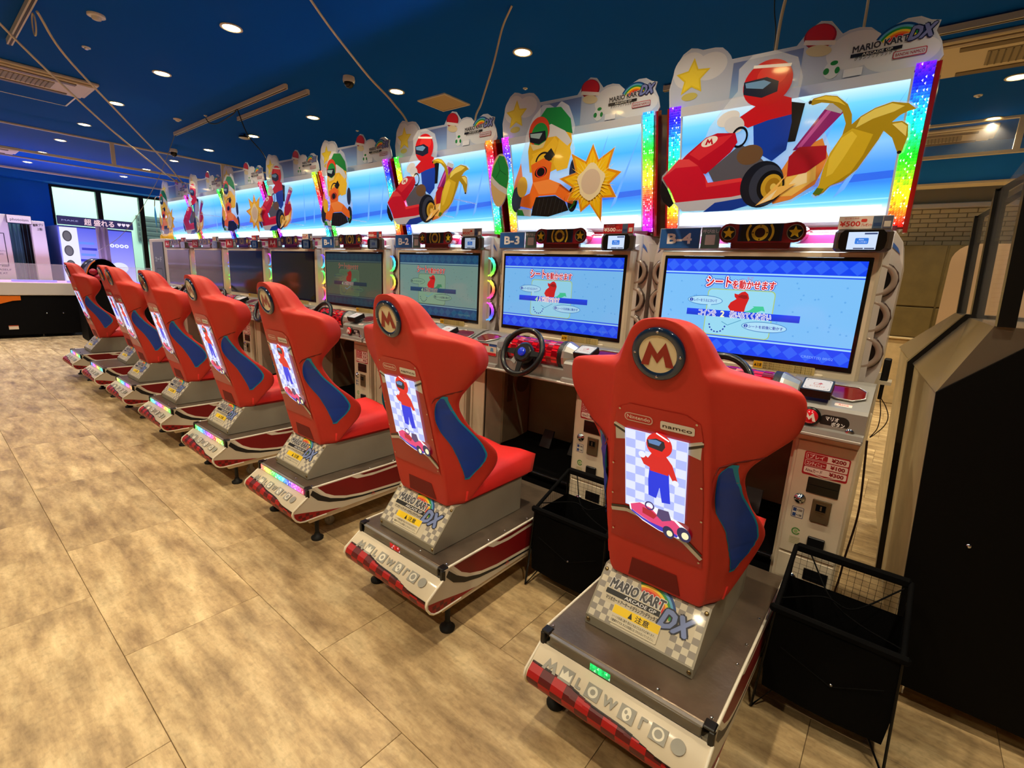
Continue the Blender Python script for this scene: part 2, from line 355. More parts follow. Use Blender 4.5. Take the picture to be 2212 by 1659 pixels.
for i, (a, b_) in enumerate(((.19, .79), (.81, 1.44))):
    for z0, z1 in ((.01, .44), (.46, 1.31)): new('door', MB().box(a, b_, 0, .03, z0, z1, b=.006).mesh('d', BRN), bc)
PART = thing('rounded_partition', 'pale brown partition board with rounded top corner beside the brown panel unit', 'partition', (.82, 7.2, 0))
pts = [(0, 0), (0, 2.05)] + [(.22 - .22 * math.cos(t), 2.05 + .22 * math.sin(t)) for t in [math.radians(15 * i) for i in range(1, 7)]] + [(1.9, 2.27), (1.9, 0)]
new('board', MB().prism(pts, (0, 0, 0), XA, ZA, YA, .06).mesh('b', M('beige_board', (176, 146, 112), .6)), PART)
new('foot', MB().box(-.02, 1.92, -.06, .12, 0, .03, b=.005).mesh('b', DARK), PART)
# hanging soffit + right ceiling things
struct('wall_soffit', MB().box(-1.2, X1, 6.45, 6.6, 2.88, CEIL).mesh('soffit', BLUEW)); struct('trim_2', MB().box(-1.2, X1, 6.42, 6.63, 2.855, 2.885, b=.005).mesh('trim2', TRIMM))
struct('wall_soffit_left', MB().box(-14.98, -14.6, .2, 8, 3.14, CEIL).mesh('sl', BLUEW))
# glass smoke barriers
def barrier(label, x0, x1, y, axis, zt, zb, posts):
    t = thing('smoke_barrier', label, 'barrier', (0, 0, 0)); b = MB()
    def bx(B, a0, a1, z0, z1, w):
        return B.box(a0, a1, y - w, y + w, z0, z1) if axis == 'x' else B.box(y - w, y + w, a0, a1, z0, z1)
    new('glass_panel', bx(MB(), x0, x1, zb, zt, .004).mesh('g', M('thin_glass', (255, 255, 255), .05, alpha=.05, ior=1.12)), t)
    new('top_rail', bx(MB(), x0, x1, zt - .02, zt, .02).mesh('r', TRIMM), t); new('bottom_rail', bx(MB(), x0, x1, zb - .03, zb, .02).mesh('r', TRIMM), t)
    for p in posts: new('post', bx(MB(), p - .025, p + .025, zb, zt, .018).mesh('p', TRIMM), t)
barrier('hanging glass smoke barrier with cream rails crossing the ceiling at far left', -5, 8.3, -9.4, 'y', CEIL, 2.98, (-2, 1.0, 2.56, 4.6))
barrier('second hanging glass strip near the window wall', -5, 8.3, -12.6, 'y', CEIL, 3.1, (-2, 4))
barrier('hanging glass smoke barrier at right between the two ceiling air units', -1.2, 3.9, 5.55, 'x', CEIL, 3.0, (1.04, 2.6))
# ------------------------------------------------------------ downlights
LENS = M('downlight_lens', (255, 240, 200), .4, emit=(255, 216, 140), es=40); TRW = M('downlight_trim', (230, 220, 200), .4)
GLOBE = []
for ri, y in enumerate((-2.46, -0.975, 0.515, 2.005, 4.42, 5.56, 6.9)):
    x_off = {0: -.6, 1: -.6, 2: -.64, 3: -.6, 4: .86, 5: .83, 6: .8}[ri]
    n = 11 if ri < 4 else 5
    for i in range(-1, n):
        x = x_off - 1.567 * i
        if ri >= 4: x = x_off - 1.567 * (i - 1)
        if x > 3.5 or x < -14.7: continue
        GLOBE.append((ri, i, x, y))
ORD = ['first', 'second', 'third', 'fourth', 'fifth', 'sixth', 'seventh', 'eighth', 'ninth', 'tenth', 'eleventh', 'twelfth', 'thirteenth']
rown = {0: 'row behind the camera', 1: 'row over the open aisle', 2: 'row in front of the machines', 3: 'row above the machines', 4: 'row behind the machines', 5: 'row by the far air unit', 6: 'row beyond the soffit'}
for ri, i, x, y in GLOBE:
    t = thing('downlight', 'ceiling downlight, %s, %s from the right end' % (rown[ri], ORD[i + 1]), 'light', (x, y, CEIL), group='recessed ceiling downlights')
    part('trim_ring', 'dl_r', lambda b: b.lathe([(.075, 0), (.078, -.006), (.062, -.008), (.058, -.001)], (0, 0, 0), n=20, cap=False), TRW, t)
    part('lens', 'dl_l', lambda b: b.lathe([(.058, -.004), (.03, -.012), (.001, -.014)], (0, 0, 0), n=20, cap=False), LENS, t)
    if ri == 0 and i % 2: continue
    link_light('lamp', 'SPOT', (0, 0, -.03), LAMP_W * (1.6 if ri == 0 else 1), (1.0, 0.85, 0.60) if x > -8 else (1.0, .92, .84), t, spot_size=math.radians(120), spot_blend=0.65, shadow_soft_size=0.045)
# ------------------------------------------------------------ ceiling fittings
def ac_unit(x, y, L, W, rz, label):
    t = thing('ceiling_air_unit', label, 'air conditioner', (x, y, CEIL), rz)
    C_ = M('ac_ivory', (216, 202, 176), .45)
    new('panel', MB().box(-L / 2, L / 2, -W / 2, W / 2, -.03, 0, b=.008).box(-L / 2 + .04, L / 2 - .04, -W / 2 + .03, W / 2 - .03, -.05, -.03, b=.01).mesh('p', C_), t)
    gr = new('intake_grille', MB().box(-L * .28, L * .28, -W * .2, W * .2, -.056, -.05, b=.004).mesh('g', M('ac_grey', (150, 138, 112), .6)), t)
    fins = MB()
    for i in range(22): fins.box(-L * .27 + i * L * .54 / 22, -L * .27 + i * L * .54 / 22 + .008, -W * .19, W * .19, -.06, -.056)
    new('grille_fins', fins.mesh('f', M('ac_fin', (108, 98, 76), .6)), gr)
    for s in (-1, 1): new('air_vane', MB().box(-L * .38, L * .38, s * W * .36 - .035, s * W * .36 + .035, -.058, -.05, b=.004).mesh('v', M('ac_vane', (120, 104, 78), .5)), t)
ac_unit(-6.6, -.47, 1.42, .64, math.pi / 2, 'ivory ceiling air unit with grille near the left edge of the ceiling')
ac_unit(1.05, 3.74, 1.5, .66, 0, 'large ivory ceiling air unit at upper right')
ac_unit(.3, 5.98, 1.2, .5, 0, 'smaller ivory ceiling air unit behind the number B-4 header')
ac_unit(-11.9, -.35, 1.2, .6, math.pi / 2, 'far small ivory ceiling air unit beyond the smoke barrier at the left edge')
ac_unit(.6, 7.4, 1.2, .3, 0, 'slim ivory ceiling vent unit beyond the blue soffit')
t = thing('access_frame', 'thin white access hatch outline beside the left ceiling air unit', 'hatch', (-7.3, -.3, CEIL)); b = MB()
b.box(-.32, .32, -.5, -.485, -.008, 0).box(-.32, .32, .485, .5, -.008, 0).box(-.32, -.305, -.5, .5, -.008, 0).box(.305, .32, -.5, .5, -.008, 0); new('edge_frame', b.mesh('e', TRW), t)
new('hatch_plate', MB().box(-.305, .305, -.485, .485, -.003, 0).mesh('h', CEILM), t)
t = thing('ceiling_hatch', 'square beige perforated ceiling panel with white frame above the B-2 header', 'vent', (-3.55, 2.46, CEIL))
new('panel', MB().box(-.18, .18, -.16, .16, -.008, 0).mesh('h', M('hatch_beige', (196, 172, 132), .7, bump=.5, bscale=300)), t)
new('panel_frame', MB().box(-.2, .2, -.18, -.165, -.012, 0).box(-.2, .2, .165, .18, -.012, 0).box(-.2, -.185, -.165, .165, -.012, 0).box(.185, .2, -.165, .165, -.012, 0).mesh('f', TRW), t)
t = thing('dome_camera', 'white dome security camera on the blue ceiling', 'camera', (-3.83, 1.54, CEIL))
new('base', MB().lathe([(.05, 0), (.055, -.03), (.05, -.05)], (0, 0, 0), n=20).mesh('b', WHITE), t); new('dome', MB().lathe([(.044, -.05), (.04, -.075), (.022, -.092), (.001, -.097)], (0, 0, 0), n=20, cap=False).mesh('d', M('smoked_dome', (12, 12, 14), .08)), t)
t = thing('dome_camera', 'second dome security camera hanging low near the smoke barrier', 'camera', (-8.95, 1.68, CEIL))
new('base', MB().lathe([(.05, 0), (.055, -.03), (.05, -.05)], (0, 0, 0), n=16).mesh('b', WHITE), t); new('dome', MB().lathe([(.044, -.05), (.04, -.09), (.02, -.11), (.001, -.113)], (0, 0, 0), n=16, cap=False).mesh('d', M('smoked_dome', (12, 12, 14), .08)), t)
def detector(x, y, r, label, big):
    t = thing('smoke_detector', label, 'detector', (x, y, CEIL))
    new('base', MB().lathe([(r, 0), (r, -r * .25), (r * .8, -r * .3)], (0, 0, 0), n=20).mesh('b', WHITE), t)
    new('sensor_cap', MB().lathe([(r * .55, -r * .3), (r * .5, -r * .6), (r * .2, -r * .7)], (0, 0, 0), n=16).mesh('b', WHITE if big else CHROME), t)
detector(-4.45, -.14, .055, 'white round smoke detector near the left upper edge of the ceiling', 1)
detector(-5.25, -.05, .03, 'small sprinkler head just below the smoke detector at upper left', 0)
detector(-6.95, 1.13, .045, 'white round smoke detector beside the long track rail', 1)
detector(-6.45, 1.27, .02, 'tiny cable outlet where the dark wire leaves the ceiling', 0)
detector(-2.6, 2.6, .022, 'small sprinkler head right of the lamp above the B-2 header', 0)
detector(-5.3, 2.6, .02, 'small sprinkler head above the B-1 header', 0)
detector(.66, 4.75, .03, 'small sprinkler head between the two right ceiling air units', 0)
t = thing('ceiling_speaker', 'flat black round speaker hanging under the ceiling beyond the rails', 'speaker', (-6.9, 1.9, CEIL)); new('body', MB().lathe([(.01, 0), (.01, -.02), (.07, -.03), (.075, -.05)], (0, 0, 0), n=20).mesh('s', DARK), t); new('grille', MB().lathe([(.07, -.05), (.05, -.058), (.001, -.06)], (0, 0, 0), n=20, cap=False).mesh('g', WHITE), t)
RAIL = M('track_rail_white', (214, 206, 190), .5)
def rail(p, q, z, label, hang=()):
    t = thing('lighting_rail', label, 'rail', (0, 0, 0)); P = Vector((*p, z)); Q = Vector((*q, z)); d = (Q - P).normalized(); n = Vector((-d.y, d.x, 0))
    new('rail_body', MB().prism([(-.018, -.02), (.018, -.02), (.018, .02), (-.018, .02)], P, n, ZA, d, (Q - P).length).mesh('r', RAIL), t)
    new('rail_slot', MB().prism([(-.007, -.0225), (.007, -.0225), (.007, -.02), (-.007, -.02)], P, n, ZA, d, (Q - P).length).mesh('s', M('slot_dark', (60, 56, 50), .6)), t)
    for f in (0.0, .5, 1.0):
        c = P.lerp(Q, f); new('hanger', MB().tube([(c.x, c.y, CEIL), (c.x, c.y, z + .02)], .008, 6).mesh('h', RAIL), t)
rail((-4.534, 1.304), (-7.735, 1.336), 3.278, 'long white lighting rail hanging below the ceiling, dark cable tied to it')
rail((-4.481, 1.499), (-6.144, 1.518), 3.278, 'shorter white lighting rail parallel to the long one')
rail((-4.104, -.475), (-5.653, -.47), 3.278, 'white lighting rail at the upper left corner with looped cables')
rail((-1.5, 3.19), (3.6, 3.17), 3.27, 'thin white conduit running behind the headers toward the right air unit')
WC = M('white_cable', (214, 200, 172), .6); BC = M('black_cable', (10, 10, 22), .6)
def bez(pts, n=10):
    P = [Vector(p) for p in pts]; P = [P[0] * 2 - P[1]] + P + [P[-1] * 2 - P[-2]]; out = []
    for i in range(1, len(P) - 2):
        for k in range(n):
            t = k / n; a, b_, c, d = P[i - 1:i + 3]
            out.append(.5 * ((2 * b_) + (c - a) * t + (2 * a - 5 * b_ + 4 * c - d) * t * t + (3 * b_ - a - 3 * c + d) * t ** 3))
    return out + [P[-2]]
def cable(name, label, pts, r, m, cat='cable', n=8):
    return thing(name, label, cat, me=MB().tube(bez(pts, n), r, 6).mesh(name, m))
cable('hanging_cable', 'white cable sagging from the ceiling down behind the B-2 header', [(-2.76, .55, 3.26), (-2.92, .8, 3.21), (-2.98, 1.02, 3.11), (-3.01, 1.2, 3.02), (-2.99, 1.4, 2.9), (-2.91, 1.5, 2.72), (-2.9, 1.58, 2.3)], .0085, WC)
cable('hanging_cable', 'white cable dropping behind the right end of the B-2 header', [(-1.82, 1.45, 3.3), (-1.94, 1.5, 3.22), (-2.03, 1.52, 3.02), (-2.13, 1.52, 2.8), (-2.17, 1.5, 2.66), (-2.18, 1.56, 2.3)], .007, WC)
cable('hanging_cable', 'straight white cable going up from the middle of the B-4 header', [(-.16, 1.6, CEIL), (-.2, 1.6, 3.0), (-.215, 1.6, 2.8), (-.21, 1.6, 2.3)], .0075, WC)
cable('hanging_cable', 'thin white cable going up from the clouds at the right of the B-4 header', [(.12, 1.6, CEIL), (.138, 1.6, 2.9), (.142, 1.6, 2.7), (.15, 1.6, 2.3)], .006, WC)
cable('hanging_cable', 'dark blue wire hanging beside the first white cable over B-4', [(-.3, 1.7, CEIL), (-.28, 1.7, 3.0), (-.25, 1.7, 2.8), (-.26, 1.66, 2.3)], .003, BC)
cable('hanging_cable', 'white cable slung from the upper left rail to the A-1 header, upper of two', [(-4.6, -.44, 3.24), (-4.95, -.25, 3.1), (-5.9, .3, 2.96), (-6.9, .9, 2.8), (-7.8, 1.4, 2.66)], .009, WC)
cable('hanging_cable', 'white cable slung to the A-1 header, lower of two', [(-4.3, -.9, 3.26), (-5.0, -.5, 3.11), (-6.2, .2, 2.93), (-7.0, .8, 2.75), (-7.85, 1.38, 2.64)], .009, WC)
cable('cable_coil', 'small loop of white cable tied under the upper left rail', [(-4.7 + .06 * math.cos(t), -.45, 3.18 + .07 * math.sin(t)) for t in [i * .7 for i in range(10)]], .005, WC, n=3)
cable('hanging_cable', 'black wire draped from a ceiling outlet over the long rail', [(-6.45, 1.27, 3.27), (-6.42, 1.3, 3.22), (-6.2, 1.31, 3.19), (-5.8, 1.31, 3.22), (-5.66, 1.31, 3.262)], .006, BC)
cable('hanging_cable', 'black wire falling from the long rail behind the A-4 header', [(-5.66, 1.31, 3.26), (-5.6, 1.38, 3.0), (-5.45, 1.5, 2.75), (-5.5, 1.55, 2.4)], .006, BC)
cable('hanging_cable', 'thin grey string from the left end of the long rail down to the photo booth', [(-7.72, 1.33, 3.27), (-7.95, 1.25, 2.92), (-8.6, 1.25, 2.6), (-9.7, 1.25, 2.2), (-10.9, 1.25, 1.9), (-12.6, 1.3, 1.7)], .0035, M('grey_string', (150, 142, 120), .7))
# ------------------------------------------------------------ racing seat units
def yb(z): return 0.155 - 0.2297 * (z - 0.50)
ROWS = [  # z, back half width, side (x, dy), wing front (x, dy), inner (x, dy), centre dy
 (1.484, .020, (.030, .052), (.020, .074), (.010, .070), .068), (1.476, .052, (.068, .045), (.052, .095), (.030, .098), .095),
 (1.452, .080, (.100, .05), (.085, .115), (.05, .125), .12), (1.41, .100, (.126, .055), (.112, .135), (.07, .145), .14),
 (1.375, .112, (.146, .06), (.13, .145), (.08, .15), .145), (1.350, .120, (.176, .07), (.155, .155), (.09, .15), .145),
 (1.334, .130, (.262, .085), (.23, .175), (.12, .15), .14), (1.318, .136, (.334, .095), (.31, .19), (.14, .155), .13),
 (1.290, .140, (.356, .10), (.34, .205), (.16, .165), .12), (1.235, .145, (.360, .10), (.343, .21), (.16, .165), .12),
 (1.185, .150, (.345, .10), (.322, .20), (.17, .165), .115), (1.125, .154, (.296, .09), (.272, .165), (.18, .145), .11),
 (1.07, .158, (.250, .075), (.242, .125), (.18, .125), .10), (1.02, .160, (.230, .068), (.234, .115), (.178, .12), .10),
 (.96, .162, (.224, .068), (.244, .13), (.175, .12), .10), (.90, .164, (.222, .07), (.258, .16), (.17, .13), .10),
 (.83, .168, (.226, .08), (.278, .22), (.18, .16), .10), (.77, .170, (.228, .09), (.286, .255), (.2, .2), .10),
 (.70, .172, (.226, .09), (.270, .245), (.2, .2), .10), (.62, .170, (.216, .08), (.242, .17), (.18, .15), .10),
 (.56, .166, (.21, .07), (.215, .12), (.16, .12), .10), (.535, .155, (.19, .06), (.19, .10), (.15, .10), .09)]
def catmull(P, t):
    n = len(P) - 1; s = min(max(t, 0), 1) * n; i = min(int(s), n - 1); f = s - i
    a, b, c, d = P[max(i - 1, 0)], P[i], P[i + 1], P[min(i + 2, n)]
    return .5 * ((2 * b) + (c - a) * f + (2 * a - 5 * b + 4 * c - d) * f * f + (3 * b - a - 3 * c + d) * f ** 3)
ctrl = []
for z, wb, s1, s2, s3, dc in ROWS:
    y = yb(z)
    ctrl.append([(0, y, z), (wb * .55, y, z), (wb * .975, y + .0005, z), (wb + (s1[0] - wb) * .12 + .004, y + s1[1] * .14 + .004, z), (wb + (s1[0] - wb) * .62, y + s1[1] * .62, z), (s1[0], y + s1[1], z), ((s1[0] + s2[0]) / 2 + .006, y + (s1[1] + s2[1]) / 2, z), (s2[0], y + s2[1] - .012, z), (s2[0] - .025, y + s2[1], z), (s3[0], y + s3[1], z), (0, y + dc, z)])
ctrl = np.array(ctrl)
NV, NU = 74, 40
def seat_grid():
    rows = [np.array([catmull(ctrl[:, j], i / (NV - 1)) for j in range(ctrl.shape[1])]) for i in range(NV)]
    return np.array([[catmull(r, u / NU) for u in range(NU + 1)] for r in rows])
SG = seat_grid()
def side_x(y, z):
    i = int(np.argmin(abs(SG[:, 0, 2] - z))); row = SG[i]; seg = row[int(NU * .34):int(NU * .72)]
    return float(np.interp(y, seg[:, 1], seg[:, 0])) if seg[-1, 1] > seg[0, 1] else float(seg[:, 0].max())
def shell_fn(b):
    full = [np.concatenate([r, (r[1:-1] * [-1, 1, 1])[::-1]]) for r in SG]; n = len(full[0]); vs = [p for r in full for p in r]
    fs = [(i * n + (k + 1) % n, i * n + k, (i + 1) * n + k, (i + 1) * n + (k + 1) % n) for i in range(NV - 1) for k in range(n)]
    vs = [tuple(p) for p in vs]; vs.append((0, yb(1.484) + .04, 1.487)); vs.append((0, yb(.535) + .05, .53))
    fs += [(k, (k + 1) % n, len(vs) - 2) for k in range(n)][:] + [((NV - 1) * n + (k + 1) % n, (NV - 1) * n + k, len(vs) - 1) for k in range(n)]
    b.add(vs, fs, 0, True)
BL = [(1.072, .060, .064), (1.05, .053, .076), (1.02, .047, .093), (.99, .047, .112), (.955, .056, .138), (.90, .088, .190), (.845, .124, .238), (.79, .152, .272), (.76, .166, .274), (.735, .176, .262), (.70, .190, .232), (.676, .198, .208)]
def blue_fn(sg, grow, off):
    def fn(b):
        vs = []; n = 26; m = 6
        for i in range(n):
            t = i / (n - 1); P = catmull(np.array(BL), t); z, a, c = P; c += grow * 1.6; a -= grow * .15; cen = (a + c) / 2; h = (c - a) / 2
            z += (grow if i == 0 else -grow if i == n - 1 else 0)
            for j in range(m + 1):
                y = cen - h + 2 * h * j / m; vs.append((sg * (side_x(y, z) + off), y, z))
        fs = [(i * (m + 1) + j, i * (m + 1) + j + 1, (i + 1) * (m + 1) + j + 1, (i + 1) * (m + 1) + j) for i in range(n - 1) for j in range(m)]
        if sg > 0: fs = [f[::-1] for f in fs]
        b.add(vs, fs, 0, True)
    return fn
BKU = Vector((1, 0, 0)); BKV = Vector((0, -.2297, 1)).normalized(); BKN = BKU.cross(BKV); BKO = Vector((0, yb(.7), .7)) ; KZ = 1 / BKV.z
MSH = [(-.56, -.40), (-.27, .43), (0, .03), (.27, .43), (.56, -.40), (.29, -.40), (.2, -.02), (0, -.30), (-.2, -.02), (-.29, -.40)]
def mlogo(a, cx, cy, s, c): a.poly([(cx + p[0] * s, cy + p[1] * s) for p in MSH], c)
def emblem_art():
    a = Art(); mlogo(a, 0, 0, .088, (196, 26, 30)); return a
def plate_art():
    a = Art(); H = .515 * KZ
    outline = [(-.16, 0), (.16, 0), (.15, H * .5), (.136, H - .05), (.12, H - .02), (.09, H), (-.09, H), (-.12, H - .02), (-.136, H - .05), (-.15, H * .5)]
    a.poly(outline, (172, 6, 10))
    a.poly([(-.136, H - .135), (-.07, H - .12), (0, H - .115), (.07, H - .12), (.136, H - .135), (.138, H - .062), (-.138, H - .062)], (205, 200, 190))
    a.poly([(-.14, H - .072), (-.13, H - .02), (-.085, H), (.085, H), (.13, H - .02), (.14, H - .072), (.07, H - .1), (0, H - .108), (-.07, H - .1)], (190, 12, 18))
    a.line([(-.142, H - .085), (-.07, H - .118), (0, H - .128), (.07, H - .118), (.142, H - .085)], .009, (24, 24, 26)); a.line([(-.142, H - .078), (-.07, H - .109), (0, H - .118), (.07, H - .109), (.142, H - .078)], .006, (215, 210, 200))
    a.rrect(-.105, H - .058, -.012, H - .03, .013, (215, 180, 170)).rrect(-.102, H - .055, -.015, H - .033, .011, (185, 12, 18)).text('Nintendo', -.0585, H - .049, .0125, (240, 225, 215), .01, w=.075, align='c')
    a.rrect(.012, H - .062, .115, H - .034, .006, (225, 218, 210)).text('namco', .0635, H - .0545, .0125, (40, 10, 12), .03, w=.088, align='c')
    a.line([(-.156, .125), (-.1, .14), (0, .13), (.1, .095), (.157, .05)], .008, (24, 24, 26)); a.line([(-.156, .112), (-.1, .127), (0, .117), (.1, .08), (.157, .035)], .014, (200, 195, 185))
    for x, y in ((-.12, H - .022), (.12, H - .022), (-.146, .3), (.144, .3), (-.15, .18), (.15, .18), (-.15, .03), (.15, .02)): a.ell(x, y, .0035, .0035, (205, 190, 160), 10)
    return a
def kart_small(a, x, y, s):
    a.poly([(x + s * p[0], y + s * p[1]) for p in ((-1.0, .35), (-.95, .1), (-.5, -.2), (.1, -.38), (.75, -.42), (1.0, -.2), (1.02, .05), (.7, .25), (.1, .5), (-.5, .55))], (255, 255, 255))
    a.poly([(x + s * p[0], y + s * p[1]) for p in ((-.93, .33), (-.6, .5), (-.2, .42), (.0, .25), (.6, .22), (.85, .0), (.7, -.3), (.1, -.25), (-.5, -.05), (-.9, .12))], (226, 66, 120))
    a.poly([(x + s * p[0], y + s * p[1]) for p in ((-.5, .36), (-.2, .33), (.02, .2), (-.1, .02), (-.5, .12))], (180, 30, 50)).poly([(x + s * p[0], y + s * p[1]) for p in ((-.2, -.15), (.3, -.2), (.75, -.3), (.7, -.4), (.1, -.35), (-.5, -.15), (-.9, .05), (-.9, .12), (-.5, -.06))], (60, 50, 190))
    a.poly([(x + s * p[0], y + s * p[1]) for p in ((.0, .2), (.05, .5), (.4, .52), (.5, .2), (.2, .05))], (80, 66, 110)).ring(x - .25 * s, y + .5 * s, .17 * s, .12 * s, (50, 40, 110), 16)
    for wx, wy, r in ((.42, -.3, .24), (.93, -.18, .28)): a.ell(x + s * wx, y + s * wy, r * s * .8, r * s, (30, 36, 80), 20, 20).ell(x + s * (wx + .04), y + s * (wy - .03), r * s * .42, r * s * .5, (250, 240, 190), 16)
def driver(a, x, y, s, suit, suit2, helmet):
    """plain helmeted racer, standing"""
    P = lambda l, c: a.poly([(x + s * p[0], y + s * p[1]) for p in l], c)
    P([(-.30, .95), (.34, .95), (.36, .45), (.42, -.25), (.14, -.3), (.05, .25), (-.06, -.2), (-.32, -.15), (-.34, .45)], suit2)
    P([(-.36, 1.25), (-.24, 1.45), (.24, 1.45), (.44, 1.2), (.62, .68), (.5, .58), (.34, .86), (.32, .78), (-.28, .8), (-.3, .92), (-.5, .98), (-.62, 1.22), (-.5, 1.34)], suit)
    a.ell(x + .56 * s, y + .58 * s, .11 * s, .11 * s, (236, 240, 250), 14).ell(x - .56 * s, y + 1.32 * s, .12 * s, .12 * s, (236, 240, 250), 14)
    a.ell(x, y + 1.8 * s, .42 * s, .43 * s, helmet, 28); P([(-.4, 1.9), (-.36, 1.66), (.1, 1.6), (.2, 1.78), (.16, 1.96), (-.1, 2.02)], (22, 26, 40)); P([(-.36, 1.92), (-.33, 1.8), (.0, 1.78), (.08, 1.93), (-.1, 1.97)], (90, 130, 180)); a.line([(x - .1 * s, y + 2.21 * s), (x + .32 * s, y + 2.02 * s)], .05 * s, (250, 250, 250))
def lit_art():
    a = Art(); y0, y1 = .155, .445
    a.rect(-.101, y0, .101, y1, (205, 214, 255)); a.check(-.098, y0 + .003, .098, y1 - .003, 6, 9, (176, 188, 250), (226, 232, 255))
    driver(a, .012, .235, .098, (214, 30, 34), (10, 50, 220), (222, 26, 30)); kart_small(a, .01, .13, .098)
    return a
def wedge_prof(): return [(.04, .352), (.04, .386), (.168, .535), (.66, .535), (.66, .352)]
WU = Vector((1, 0, 0)); WV = Vector((0, .128, .149)).normalized(); WO = Vector((0, .0405, .3875)); WL = math.hypot(.128, .149)
RAINBOW = [(214, 30, 34), (240, 120, 24), (244, 214, 40), (40, 150, 70), (90, 170, 215), (20, 70, 140)]
def title_logo(a, x, y, s, sub=True):
    """the game's title: word, arc, DX"""
    for i, c in enumerate(RAINBOW): a.ring(x + .60 * s, y - .02 * s, (.44 - .035 * i) * s if 0 else (.30 + .036 * (5 - i)) * s, (.264 + .036 * (5 - i)) * s, RAINBOW[5 - i] if 0 else RAINBOW[::-1][5 - i if 0 else i], 20, 5, 115, 1.0)
    a.text('MARIO KART', x, y + .1 * s, .15 * s, (70, 70, 74), .045, w=.86 * s, outline=(235, 235, 235), ow=.035, shear=.1)
    a.rect(x - .03 * s, y + .0 * s, x + .84 * s, y + .075 * s, (20, 20, 20)); a.text('ARCADE GP', x + .28 * s, y + .012 * s, .05 * s, (230, 230, 230), .02, w=.5 * s, shear=.1)
    if sub: a.text('マリオカートアーケードグランプリデラックス', x, y - .08 * s, .05 * s, (30, 30, 30), .02, w=.84 * s)
    a.text('DX', x + .86 * s, y - .1 * s, .26 * s, (120, 138, 190), .05, w=.40 * s, shear=.25, outline=(20, 26, 50), ow=.06)
    return a
def wedge_art():
    a = Art(); H = WL
    a.rect(-.19, .004, .19, H - .002, (202, 192, 168))
    a.check(-.19, .004, .19, H - .002, 17, 9, (146, 140, 132), (208, 200, 178), f=lambda x, y: (y > H - .055 and random.random() < .9) or (y < .07 and abs(x) > .1) or abs(x) > .165)
    title_logo(a, -.15, .098, .235)
    a.rrect(-.11, .012, .065, .075, .003, (214, 204, 176)).rect(-.108, .045, .063, .073, (246, 208, 0))
    a.text('▲', -.05, .048, .02, (20, 18, 10), 0, w=.016).text('注意', -.024, .0495, .016, (20, 18, 10), .02, w=.05)
    a.text('シートが前後に動き 指などをはさむおそれがあります。', -.104, .031, .0075, (40, 36, 30), 0, w=.16); a.text('可動部のすきま および底面には さわらないでください。', -.104, .018, .0075, (40, 36, 30), 0, w=.16)
    return a
SK = [(-.012, .302), (-.096, .243), (-.103, .222), (-.098, .205), (-.082, .180), (-.062, .166), (-.035, .16)]
def skirt_len():
    d = [0]
    for p, q in zip(SK[:-1], SK[1:]): d.append(d[-1] + math.hypot(q[0] - p[0], q[1] - p[1]))
    return d
SKD = skirt_len()
def on_skirt(u, v, e):
    v = min(max(v, 0), SKD[-1] - 1e-5); i = max(k for k in range(len(SK) - 1) if SKD[k] <= v); f = (v - SKD[i]) / (SKD[i + 1] - SKD[i])
    a, b = SK[i], SK[i + 1]; dy, dz = b[0] - a[0], b[1] - a[1]; L = math.hypot(dy, dz)
    return Vector((u, a[0] + dy * f + dz / L * (e + .002), a[1] + dz * f - dy / L * (e + .002)))
def wavy(x): return .088 + .0 + .022 * (1 / (1 + math.exp(-(x - .12) * 40))) - .02 / (1 + math.exp((x + .1) * 40)) 
def skirt_art():
    a = Art(); W = .292
    n = 24; a.L += 1
    for i in range(n):   # red checker lower half, conforming strips
        x0 = -W + 2 * W * i / n; x1 = x0 + 2 * W / n
        rows = [(.02, .05), (.05, .08), (.08, .105)]
        for j in range(4):
            v1 = SKD[-1] - .001 - j * .034; v0 = v1 - .034
            if j == 3: v0 = wavy((x0 + x1) / 2)
            v0 = max(v0, wavy((x0 + x1) / 2)); 
            if v0 >= v1: continue
            nn = 5
            for q in range(nn):
                p0 = v0 + (v1 - v0) * q / nn; p1 = v0 + (v1 - v0) * (q + 1) / nn
                a._add([(x0, p0), (x1, p0), (x1, p1), (x0, p1)], [(0, 1, 2, 3)], (170, 8, 14) if ((i // 2) + j) % 2 else (88, 6, 12))
        a._add([(x0, wavy(x0 + .005) - .003), (x1, wavy(x1 - .005) - .003), (x1, wavy(x1 - .005) + .005), (x0, wavy(x0 + .005) + .005)], [(0, 1, 2, 3)], (26, 22, 20))
    return a
def icons_art():
    a = Art(.00015); G = (150, 148, 138); K = (226, 220, 200)
    y = -.052
    def T(s, x, rot=0): a.text(s, x, y - .014, .03, G, .05, align='c')
    mlogo(a, -.225, y, .05, G)
    a.rect(-.187, y - .022, -.137, y + .022, G).poly([(-.182, y - .014), (-.182, y + .012), (-.172, y), (-.162, y + .017), (-.152, y), (-.142, y + .012), (-.142, y - .014)], K)
    T('L', -.112); a.rect(-.085, y - .022, -.035, y + .022, G).ring(-.06, y, .017, .009, K, 16); T('W', 0)
    a.rect(.035, y - .022, .085, y + .022, G).ell(.06, y, .014, .019, K, 18).ell(.056, y + .004, .005, .006, G, 10).ell(.066, y - .006, .005, .006, G, 10)
    T('Γ', .113); a.rect(.137, y - .022, .187, y + .022, G).ring(.162, y, .018, .012, K, 18); a.ell(.222, y, .021, .021, G, 24)
    return a
